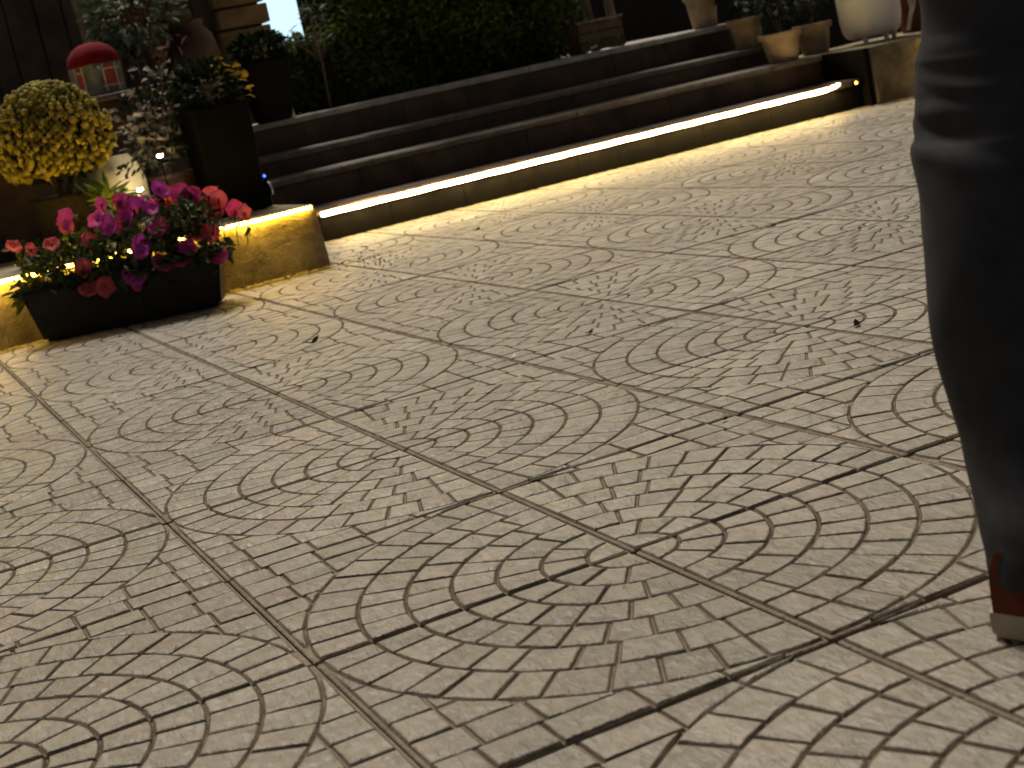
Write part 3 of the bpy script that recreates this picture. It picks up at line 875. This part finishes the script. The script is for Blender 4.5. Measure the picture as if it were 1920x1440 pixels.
# dark urn and mint plant in front of the timber wall
s, d, z = at(355, 80, .45)
t = thing('urn', s, .45, .566, 'rounded brown urn behind the pale-leaved shrub', 'urn')
MB().lathe([(.06, 0), (.09, .1), (.125, .25), (.13, .36), (.11, .46), (.08, .50), (.086, .53), (.075, .53)], n=30).build('body', M['brownpot'], t, True, 50)
s, d, z = at(255, 40, .42)
t = thing('grey_green_shrub', s, .42, .836, 'grey-green leafy shrub above the toy cottage', 'shrub')
P, D = blob_points(420, (0, 0, z - .8), (.21, .12, .19), .35)
leaf_cloud('foliage', P, D, rng.uniform(.04, .07, 420), rng.uniform(.022, .04, 420), G['mint'], t)
P, D = blob_points(200, (.04, 0, z - .92), (.2, .1, .12), .3)
leaf_cloud('russet_foliage', P, D, .05, .025, G['russet'], t)
m = MB(); stems(m, (0, 0, -.0), [(random.uniform(-.16, .16), random.uniform(-.06, .06), random.uniform(.15, .4)) for _ in range(9)], .006); m.build('stem', M['bark'], t)
# tall tapered slate pot
t = thing('tapered_planter', .085, .62, .566, 'tall dark slate planter narrowing to its foot at the left end of the top step', 'planter')
m = MB().box((0, 0, .15), (.25, .22, .30), .02, seg=3, taper=.62); m.build('planter_box', M['darkpot'], t)
P, D = blob_points(320, (0, 0, .34), (.13, .11, .07), .3)
leaf_cloud('foliage', P, D, .05, .03, G['dark'], t)
s, d, z = at(545, 218, .93)
t = thing('paper_cup', s, .93, .566, 'small pale upturned paper cup on the edge of the top step', 'cup')
MB().lathe([(.026, 0), (.027, .003), (.024, .008), (.015, .075), (.013, .076)], n=20).build('cup_body', M['trim'], t, True, 40)

# ------------------------------------------------------------------ hedge, sapling, house with lit window
t = thing('hedge', 0, 0, 0, 'dense dark green hedge along the top of the steps', 'hedge')
n = 30000
sx = rng.uniform(.30, 2.12, n); dy = 1.02 + np.abs(rng.normal(0, .22, n)); 
topz = np.where(sx < .70, .93 + .02 * np.sin(sx * 40), np.minimum(1.75, .98 + (sx - .70) * 4.5)) + rng.normal(0, .02, n)
zz = .566 + rng.random(n) * (topz - .566)
bul = .06 * np.sin(sx * 9 + zz * 5) + .05 * np.sin(zz * 13 + sx * 4)
P = np.stack([sx, np.maximum(1.03, dy + bul + .10 * (1 - (zz - .566))), zz], 1)
D = np.stack([rng.normal(0, .8, n), rng.normal(-.5, .6, n), rng.normal(.15, .6, n)], 1)
leaf_cloud('foliage', P, D, rng.uniform(.028, .055, n), rng.uniform(.014, .026, n), G['hedge'], t)
m = MB()
for x in np.linspace(.5, 2.0, 9): m.tube([(x, 1.3, .5), (x + random.uniform(-.03, .03), 1.32, .9), (x + random.uniform(-.06, .06), 1.3, 1.4 if x > .75 else .9)], [.016, .013, .008], 6)
m.build('trunk', M['bark'], t)
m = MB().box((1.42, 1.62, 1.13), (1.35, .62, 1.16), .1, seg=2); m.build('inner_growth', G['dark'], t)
s, d, z = at(590, 40, 1.0)
t = thing('sapling', s, 1.05, .566, 'thin sapling with a few leaves against the pale blue window', 'sapling')
P = []; D = []
m = MB(); m.tube([(0, 0, 0), (.01, 0, .3), (-.005, 0, .56), (-.02, 0, .75)], [.006, .005, .004, .003], 6)
for px, py, k in ((575, 20, 6), (570, 40, 5), (590, 35, 5), (600, 12, 6), (605, 30, 5), (585, 60, 6), (560, 62, 4), (540, 72, 5), (600, 60, 5), (578, 8, 4), (612, 70, 5), (550, 78, 5)):
    a, b, c = at(px, py, 1.03); q = (a - s, -.02, c - .566)
    m.tube([(0, 0, max(.2, q[2] - .12)), q], [.003, .0015], 5)
    for _ in range(k): P.append((q[0] + random.uniform(-.03, .03), random.uniform(-.03, .03), q[2] + random.uniform(-.02, .02))); D.append((random.uniform(-1, 1), random.uniform(-.4, .2), random.uniform(-.5, .6)))
m.build('stem', M['bark'], t)
leaf_cloud('leaves', P, D, rng.uniform(.03, .055, len(P)), rng.uniform(.011, .018, len(P)), G['mint'], t, None)
t = thing('house', 0, 4.0, 0, 'dark rendered house wall behind the hedge with one pale blue lit window', 'house')
wx0, wx1, wz0, wz1 = .75, 2.3, .86, 2.2
m = MB()
m.box(((-6 + wx0) / 2, .1, 1.6), (wx0 + 6, .2, 3.4)); m.box(((8 + wx1) / 2, .1, 1.6), (8 - wx1, .2, 3.4))
m.box(((wx0 + wx1) / 2, .1, (wz0 - .1) / 2), (wx1 - wx0 - .002, .198, wz0 + .1)); m.box(((wx0 + wx1) / 2, .1, (wz1 + 3.3) / 2), (wx1 - wx0 - .002, .198, 3.3 - wz1))
m.build('wall', M['render'], t)
w = MB().box(((wx0 + wx1) / 2, .12, (wz0 + wz1) / 2), (wx1 - wx0, .012, wz1 - wz0)).build('window', M['pane'], t)
m = MB()
for x in (wx0 + .025, wx1 - .025): m.box((x, .08, (wz0 + wz1) / 2), (.05, .06, wz1 - wz0), .004)
for z_ in (wz0 + .025, wz1 - .025): m.box(((wx0 + wx1) / 2, .082, z_), (wx1 - wx0 - .1, .055, .05), .004)
m.build('frame', M['frame'], w)

# ------------------------------------------------------------------ top step, right of the hedge
t = thing('plant_crate', 2.13, 1.0, .566, 'low dark wooden crate with a pale top rail on the top step', 'crate')
for k in range(3): MB().box((0, -.08, .03 + k * .052), (.285, .014, .044), .002).build('slat', M['timber'], t)
MB().box((0, -.083, .168), (.295, .026, .012), .002).build('top_rail', M['tread'], t)
for x in (-.13, .13):
    MB().box((x, .0, .08), (.018, .15, .155), .002).build('end_panel', M['timber'], t)
gp_ = 'slim grey trunks behind the crate'
for k, (px, lab) in enumerate(((1070, 'slim pinkish grey trunk just left of the wooden crate'), (1097, 'slim pinkish grey trunk rising behind the left end of the crate'), (1140, 'dim slim trunk rising behind the middle of the crate'))):
    s, d, z = at(px, 15, 1.12)
    q = thing('slim_tree', s, 1.12, .566, lab, 'small tree', gp_)
    MB().tube([(0.02, 0, 0), (.012, 0, .2), (0, 0, .45), (-.03, .02, .9)], [.03, .026, .024, .02], 10).build('trunk', M['bark'], q, True, 50)
    P, D = blob_points(130, (0, .05, .95), (.2, .15, .2), .3); leaf_cloud('crown', P, D, .05, .025, G['hedge'], q)
s, d, z = at(1166, 82, .9)
t = thing('white_leaf', s, .93, .568, 'curled white leaf on the edge of the top step beside the crate', 'leaf')
MB().add([(-.022, 0, 0), (-.012, -.006, .012), (0, 0, .028), (.008, .004, .05), (.014, 0, .072), (.004, .01, .05), (-.008, .012, .026)], [(0, 1, 6), (1, 2, 6), (2, 3, 5, 6), (3, 4, 5)]).build('leaf_blade', M['trim'], t)
s, d, z = at(1112, 84, .9)
t = thing('paper_scrap', s, .9, .585, 'small white scrap caught on the front of the wooden crate', 'paper scrap')
MB().add([(-.022, 0, 0), (.02, 0, .004), (.024, -.004, .02), (-.004, -.006, .012), (-.02, 0, .012)], [(0, 1, 2, 3), (0, 3, 4)]).build('paper', M['trim'], t)

cg = 'clay pots on the steps'
def clay_pot(s, d, z, r, h, label, plant=True):
    t = thing('clay_pot', s, d, z, label, 'potted plant', cg, rz=random.uniform(0, 6))
    MB().lathe([(r * .70, 0), (r * .72, .004), (r * .93, h * .80), (r * 1.04, h * .81), (r * 1.07, h * .98), (r * 1.03, h), (r * .94, h), (r * .92, h * .9)], n=32, wob=.006).build('pot', M['clay'], t, True, 35)
    MB().lathe([(r * .9, h * .86), (r * .5, h * .9), (.005, h * .91)], n=20).build('soil', M['soil'], t)
    n = 170
    P, D = blob_points(n, (0, 0, h + .17), (r * 1.25, r * 1.25, .13), .25)
    leaf_cloud('foliage', P, D, rng.uniform(.04, .07, n), rng.uniform(.02, .035, n), G['dark'], t)
    m = MB(); stems(m, (0, 0, h * .9), [(random.uniform(-.07, .07), random.uniform(-.07, .07), h + .15) for _ in range(6)], .003); m.build('stem', M['bark'], t)
clay_pot(2.882, 1.03, .566, .098, .205, 'clay pot on the top step, highest of the clay pots')
clay_pot(2.945, .72, .41, .102, .168, 'flared clay pot on the third step, just left of the pot with a lower rim')
clay_pot(2.945, .415, .305, .112, .160, 'wide clay pot on the second step, lowest and nearest of the clay pots')
clay_pot(3.275, .56, .305, .105, .165, 'clay pot standing between the lowest clay pot and the white pot')

s0_, _, _ = at(1637, 40, .32)
t = thing('footed_pot', s0_, .34, .303, 'rounded white glazed pot on short feet on the right-hand block wall', 'pot')
MB().lathe([(.02, .03), (.11, .032), (.145, .046), (.163, .08), (.172, .14), (.175, .25), (.172, .34), (.178, .36), (.172, .37), (.155, .36)], n=40).build('body', M['white'], t, True, 60)
for k in range(3):
    a = math.radians(-150 + k * 60)
    MB().lathe([(.011, 0), (.014, .012), (.02, .05), (.02, .06)], (.115 * math.cos(a), .115 * math.sin(a), 0), 12).build('foot', M['white'], t, True, 50)
P, D = blob_points(220, (0, 0, .5), (.2, .2, .16), .3); leaf_cloud('foliage', P, D, .07, .035, G['dark'], t)
s0_, _, _ = at(1722, 40, .42)
t = thing('red_pot', s0_ + .02, .46, .303, 'dark red-brown pot between the white pot and the walker', 'pot')
MB().lathe([(.085, 0), (.11, .12), (.125, .26), (.132, .27), (.13, .29), (.11, .28)], n=28).build('body', mat('red_brown_clay', (.10, .03, .018), .7, .3, 12), t, True, 40)
m = MB()
for k in range(4): m.tube([(-.16 + .02 * math.sin(k), -.1, .02), (-.13 + .03 * k * .3, -.12, .14), (-.14 + .04 * k, -.09, .32)], .004, 6)
m.build('cord', M['trim'], t)

# ------------------------------------------------------------------ litter on the paving
def litter(name, px, py, size, material, label, cat, rz, curl=.35):
    p = floor_at(px, py)
    o = MB().add([(-1, 0, .3), (-.45, -.42, .02 + curl * .3), (.2, -.36, .05), (.55, -.5, .2 * curl), (1, .05, .12 + curl * .5), (.4, .32, .05 + curl * .4), (-.1, .24, .02), (-.55, .45, .1 + curl * .2), (0, 0, .02)],
                 [(0, 1, 8), (1, 2, 8), (2, 3, 8), (3, 4, 8), (4, 5, 8), (5, 6, 8), (6, 7, 8), (7, 0, 8)], Matrix.Diagonal((size, size, size * 1.5, 1))).build(name, material)
    o.location = (p.x, p.y, .002); o.rotation_euler = (0, 0, rz); tag(o, label, cat)
litter('dead_leaf', 585, 646, .026, M['deadleaf'], 'curled black dead leaf on the paving below the lit block wall', 'leaf', -.1, .8)
litter('dead_leaf', 1607, 612, .017, M['deadleaf'], 'narrow dark dead leaf lying across a tile joint near the walker', 'leaf', 1.0, .6)
litter('dead_leaf', 1358, 790, .0085, M['deadleaf'], 'tiny dark leaf scrap on the paving in the middle of the photo', 'leaf', .3, .5)
litter('dead_leaf', 893, 433, .022, M['deadleaf'], 'small dark dead leaf near the foot of the lowest step', 'leaf', .2, .5)
litter('dead_leaf', 1446, 427, .020, M['deadleaf'], 'thin dark twig-like leaf on the far paving below the strip light', 'leaf', .15, .3)
litter('dead_leaf', 1612, 430, .011, M['deadleaf'], 'tiny dark leaf scrap on a far tile joint beside the walker', 'leaf', .8, .4)
litter('dead_leaf', 1105, 626, .013, M['deadleaf'], 'small dark leaf scrap in the mid paving right of the white scrap', 'leaf', .5, .3)
litter('paper_scrap', 962, 670, .008, M['scrap'], 'tiny white paper scrap in a tile joint', 'paper scrap', .2, .6)
V = []; NN = []; II = []; base = 0
for i in range(150):
    if i < 60: p = floor_at(random.gauss(715, 34), random.gauss(487, 9))
    else: p = floor_at(random.uniform(450, 640), 0) if False else W(random.uniform(-.8, -.25), -.95 - abs(random.gauss(0, .035)))
    s_ = random.uniform(.0015, .0045)
    vv = ico * rng.uniform(.6, 1.3, (len(ico), 1)) * [s_, s_, s_ * .6]; V.append(vv + np.array([p.x, p.y, s_ * .3]))
    for f in icf: NN.append(3); II.extend([j + base for j in f])
    base += len(ico)
tag(np_obj('soil_crumbs', np.concatenate(V), NN, II, M['soil']), 'spilt dark soil crumbs on the paving by the end of the low wall', 'soil crumbs', kind='stuff')

# ------------------------------------------------------------------ the walker at the right edge
HEAD = Vector((.95, .31, 0)).normalized(); SIDE = Vector((-HEAD.y, HEAD.x, 0)); UP = Vector((0, 0, 1))   # SIDE = walker's left
person = bpy.data.objects.new('person', None); COL.objects.link(person)
ank = deep(1968, 1010, 1.605); knee = deep(1912, 255, 1.605); hip = deep(1930, 0, 1.605) + Vector((0, 0, .31))
foot = Vector((ank.x, ank.y, 0))
person.location = foot
tag(person, 'person in loose dark trousers and red-brown shoes walking past at the right edge', 'person')
def loc(p): return Vector(p) - foot
hipc = hip - SIDE * 0.0
near_right = True
oh = hip - SIDE * .19; ok = oh + HEAD * .20 - UP * .42; oa = ok + HEAD * .10 - UP * .42
oa.z = .085
def skin_body(name, nodes, edges, root, material, parent):
    me = bpy.data.meshes.new(name); me.from_pydata([loc(p) for p, r in nodes], edges, []); me.materials.append(material)
    o = link(name, me, parent)
    sk = o.modifiers.new('skin', 'SKIN'); sk.use_smooth_shade = True
    layer = me.skin_vertices[0].data if me.skin_vertices else None
    if layer is None:
        o.data.attributes  # noqa
    for i, (p, r) in enumerate(nodes):
        o.data.skin_vertices[0].data[i].radius = r if isinstance(r, tuple) else (r, r)
    o.data.skin_vertices[0].data[root].use_root = True
    sb = o.modifiers.new('smooth', 'SUBSURF'); sb.levels = 1; sb.render_levels = 2
    return o
pel = (hip + oh) / 2 + UP * .06
chest = pel + UP * .34 + HEAD * .02; neckb = pel + UP * .50; neck = neckb + UP * .07; headc = neck + UP * .13 + HEAD * .02
shR = neckb - SIDE * .18 - UP * .04; shL = neckb + SIDE * .18 - UP * .04
elR = shR - UP * .28 - HEAD * .06 - SIDE * .04; elL = shL - UP * .28 + HEAD * .02 + SIDE * .04
wrR = elR - UP * .23 + HEAD * .06; wrL = elL - UP * .22 + HEAD * .14
nodes = [(pel, (.15, .11)), (pel + UP * .17, (.135, .10)), (chest, (.16, .11)), (neckb, (.085, .075)), (neck, .052),
         (hip, .085), (knee, .055), (ank + UP * .02, .04), (oh, .085), (ok, .055), (oa + UP * .02, .04),
         (shR, .062), (elR, .042), (wrR, .03), (shL, .062), (elL, .042), (wrL, .03),
         (headc, (.075, .09)), (headc + UP * .09 - HEAD * .01, (.07, .085)), (wrR - UP * .07 + HEAD * .01, (.04, .022)), (wrL - UP * .07 + HEAD * .03, (.04, .022))]
edges = [(0, 1), (1, 2), (2, 3), (3, 4), (0, 5), (5, 6), (6, 7), (0, 8), (8, 9), (9, 10), (2, 11), (11, 12), (12, 13), (2, 14), (14, 15), (15, 16), (4, 17), (17, 18), (13, 19), (16, 20)]
# fingers and thumbs
for wi, (wr, sg) in ((19, (wrR - UP * .07 + HEAD * .01, -1)), (20, (wrL - UP * .07 + HEAD * .03, 1))):
    for k, ln in enumerate((.062, .072, .068, .052)):
        b0 = len(nodes); off = HEAD * ((1.5 - k) * .019)
        nodes += [(wr + off - UP * .03, .0095), (wr + off - UP * (.03 + ln * .55) - SIDE * sg * .006, .0085), (wr + off * .95 - UP * (.03 + ln) - SIDE * sg * .022, .007)]
        edges += [(wi, b0), (b0, b0 + 1), (b0 + 1, b0 + 2)]
    b0 = len(nodes)
    nodes += [(wr + HEAD * .045 + UP * .02, .0105), (wr + HEAD * .06 - UP * .025 - SIDE * sg * .012, .009)]
    edges += [(wi, b0), (b0, b0 + 1)]
skin_body('body', nodes, edges, 0, M['skin'], person)
# head details
def lb(name, c, r, sc, material, parent):
    Rm = Matrix((HEAD, SIDE, UP)).transposed().to_4x4()
    m = MB().ball((0, 0, 0), r, 3, sc); g = MB().add(m.v, m.f, Matrix.Translation(loc(c)) @ Rm); return g.build(name, material, parent, True)
lb('hair', headc + UP * .055 - HEAD * .028, .108, (1.0, .86, 1.0), M['hair'], person)
for sg in (-1, 1):
    lb('ear', headc + SIDE * sg * .078 + UP * .01, .028, (.7, .35, 1.1), M['skin'], person)
    e = lb('eye', headc + HEAD * .083 + SIDE * sg * .032 + UP * .025, .012, (.7, 1.2, .8), M['white'], person)
lb('nose', headc + HEAD * .10 - UP * .002, .017, (1.1, .8, 1.4), M['skin'], person)
lb('mouth', headc + HEAD * .088 - UP * .042, .018, (.5, 1.3, .4), M['redglass'], person)

def loft(rings):
    """rings: list of (centre, half_forward, half_side, wobble function) -> MB"""
    n = 40; vs = []; fs = []
    for k, (c, a, b, fn) in enumerate(rings):
        for i in range(n):
            q = 2 * math.pi * i / n; w = fn(q) if fn else 0
            vs.append(loc(c) + HEAD * ((a + w) * math.cos(q)) + SIDE * ((b + w) * math.sin(q)))
    for k in range(len(rings) - 1):
        for i in range(n):
            j = (i + 1) % n; fs.append((k * n + i, (k + 1) * n + i, (k + 1) * n + j, k * n + j))
    return MB().add(vs, [f[::-1] for f in fs])
# left silhouette of the trousers measured in the photograph (y, x of the back edge)
sil = [(-420, 1712), (-150, 1722), (0, 1728), (60, 1726), (72, 1721), (100, 1722), (130, 1719), (146, 1724), (170, 1721), (205, 1725), (222, 1723), (236, 1711), (255, 1708), (300, 1712), (400, 1721), (550, 1744), (700, 1776), (800, 1801), (900, 1835), (960, 1852), (1010, 1862), (1080, 1874)]
def back_x(y):
    for (y0, x0), (y1, x1) in zip(sil, sil[1:]):
        if y0 <= y <= y1:
            f = (y - y0) / (y1 - y0); return x0 + (x1 - x0) * f
    return sil[-1][1]
folds = [(88, 40, 16, -.007, 2.6, 1.1), (112, 60, 20, .005, 2.9, 1.0), (146, 30, 13, -.007, 3.1, .9), (178, -45, 24, .006, 2.4, 1.0), (222, 55, 15, -.010, 3.0, 1.2), (250, 70, 22, .006, 2.8, 1.0),
         (60, -30, 22, .005, 2.5, .8), (30, 40, 20, -.005, 3.2, 1.0), (330, 120, 40, -.004, 2.2, .7), (700, -160, 70, -.005, 3.6, .8), (560, -200, 60, .004, 2.6, .7), (880, 90, 40, -.005, 3.0, .9), (940, -60, 28, .005, 2.7, .9), (985, 60, 22, -.004, 3.3, .8), (430, -120, 60, .004, 3.4, .6), (640, 200, 50, -.004, 3.2, .6), (800, -150, 34, .004, 3.0, .7), (845, 130, 26, -.005, 2.4, .7), (1020, -50, 18, .004, 2.6, .8), (1048, 60, 16, -.004, 3.2, .8)]
rings = []
ys = list(range(1046, 300, -22)) + list(range(296, 20, -7)) + list(range(20, -700, -40))
rgt = Vector(CAM_R.col[0]); rgt.z = 0; rgt.normalize()
rw = random.Random(2)
for y in ys:
    f = max(-1, min(1, (1010 - y) / 755))
    yy = max(-420, min(1080, y)); bx = back_x(yy)
    half = (.098 + .012 * f) if y > 250 else min(.125, .112 + .00004 * (250 - y))
    half_px = half / 1.605 * F
    dn = max(0, min(1, (y - 760) / 220)); dn = dn * dn * (3 - 2 * dn)
    c = deep(bx + half_px * .985, y, 1.605 - .036 * dn); half += .006 * dn
    if y < -20:                               # above the picture the thigh runs straight up into the hip
        fh = min(1, (-20 - y) / 600); c = deep(back_x(0) + half_px * .985, -20, 1.605).lerp(hip + UP * .07, fh); half += .012 * fh
    def fn(q, y=y):
        back = (.5 + .5 * math.cos(q - math.pi)) ** 1.5
        d = 0.0
        for yc, tilt, wd, a, qc, qw in folds:
            dq = math.atan2(math.sin(q - qc), math.cos(q - qc))
            u = (y - yc - tilt * dq) / wd
            if abs(u) < 3: d += a * math.exp(-u * u) * math.exp(-(dq / qw) ** 2)
        seam = .0022 * math.exp(-((math.atan2(math.sin(q - 3.9), math.cos(q - 3.9))) / .07) ** 2)
        return d * .5 + seam + .0028 * math.sin(3 * q + y * .011) + .0016 * math.sin(5 * q - y * .017)
    rings.append((c, half * 1.02, half * .95, fn))
lp_ = rings[-1][0]
tr = loft(rings)
leg1 = tr.build('trousers', M['navy'], person, True)
md = leg1.modifiers.new('thick', 'SOLIDIFY'); md.thickness = .003; md.offset = -1
sb = leg1.modifiers.new('smooth', 'SUBSURF'); sb.levels = 1; sb.render_levels = 1
# other trouser leg and seat
rg2 = []
for k in range(26):
    f = k / 25
    c = oa.lerp(ok, f * 2) if f < .5 else ok.lerp(oh + UP * .04, f * 2 - 1)
    h = .098 + .018 * f
    rg2.append((c - UP * .02 * (1 - f), h, h * .93, lambda q, f=f: .003 * math.sin(3 * q + 20 * f) + .002 * math.sin(5 * q - 31 * f)))
loft(rg2).build('trousers', M['navy'], person, True)
loft([(pel - UP * .15, .13, .20, None), (pel - UP * .08, .142, .225, None), (pel - UP * .02, .145, .222, None), (pel + UP * .05, .132, .195, None), (pel + UP * .11, .122, .175, None)]).build('trousers', M['navy'], person, True)
sh = [(pel + UP * .04, .145, .195, None), (pel + UP * .2, .135, .185, None), (chest, .14, .20, None), (neckb - UP * .03, .11, .18, None), (neckb + UP * .015, .075, .085, None)]
loft(sh).build('shirt', M['shirt'], person, True)
for a_, b_ in ((shR, elR), (shL, elL)):
    m = MB().tube([loc(a_ + UP * .01), loc(a_.lerp(b_, .5)), loc(a_.lerp(b_, .95))], [.085, .07, .06], 18); m.build('sleeve', M['shirt'], person, True)

def shoe(ankle, ground, hd, parent):
    """shoe along hd: heel cup, collar, toe box and a pale rubber sole"""
    sd_ = Vector((-hd.y, hd.x, 0)); c0 = Vector((ankle.x, ankle.y, ground))
    def outline(x):              # half width along the foot, x from the heel at -.075 to the toe at .20
        u = (x + .075) / .275
        return .046 * (math.sin(math.pi * min(1, max(0, u * .93 + .035))) ** .42) * (1 - .12 * math.exp(-((u - .42) / .12) ** 2))
    xs = [-.0745, -.072, -.066, -.055, -.035, -.01, .02, .05, .08, .11, .14, .165, .183, .194, .199]
    def up_top(x):
        if x < -.05: return .094 - .004 * (x + .07) / .02
        if x < .03: return .090 - .06 * (x + .05)
        return max(.035, .085 - .40 * (x - .03)) if x < .14 else max(.020, .0458 - .44 * (x - .14))
    vs = []; fs = []; n = 16
    for x in xs:
        w = outline(x); h = up_top(x)
        for i in range(n):
            q = math.pi * i / (n - 1)
            y = w * math.cos(q); zz = .024 + (h - .024) * (math.sin(q) ** (.45 if x < .03 else .7))
            vs.append(loc(c0 + hd * x) + sd_ * (y * (1 - .30 * math.sin(q) ** 2)) + UP * zz)
    for k in range(len(xs) - 1):
        for i in range(n - 1): fs.append((k * n + i, k * n + i + 1, (k + 1) * n + i + 1, (k + 1) * n + i))
    fs.append(tuple(range(n))); fs.append(tuple((len(xs) - 1) * n + i for i in range(n))[::-1])
    up = MB().add(vs, fs).build('shoe', M['suede'], parent, True, 60)
    vs = []; fs = []
    ring = [(x, 1) for x in xs] + [(x, -1) for x in xs[::-1]]
    for zz, g in ((.001, -.002), (.006, .003), (.024, .004), (.0275, .0025)):
        for x, sg in ring:
            vs.append(loc(c0 + hd * (x * (1 + g * 3))) + sd_ * (sg * (outline(x) + g)) + UP * zz)
    m_ = len(ring)
    for k in range(3):
        for i in range(m_): j = (i + 1) % m_; fs.append((k * m_ + i, k * m_ + j, (k + 1) * m_ + j, (k + 1) * m_ + i))
    fs.append(tuple(range(m_))[::-1]); fs.append(tuple(3 * m_ + i for i in range(m_)))
    MB().add(vs, fs).build('sole', M['sole'], up, True, 40)
heel = floor_at(1893, 1192)
a1 = deep(1962, 1085, 1.59) + SIDE * -.0
shoe(a1, .001, HEAD, person)
shoe(oa + Vector((0, 0, 0)), .001, HEAD, person)
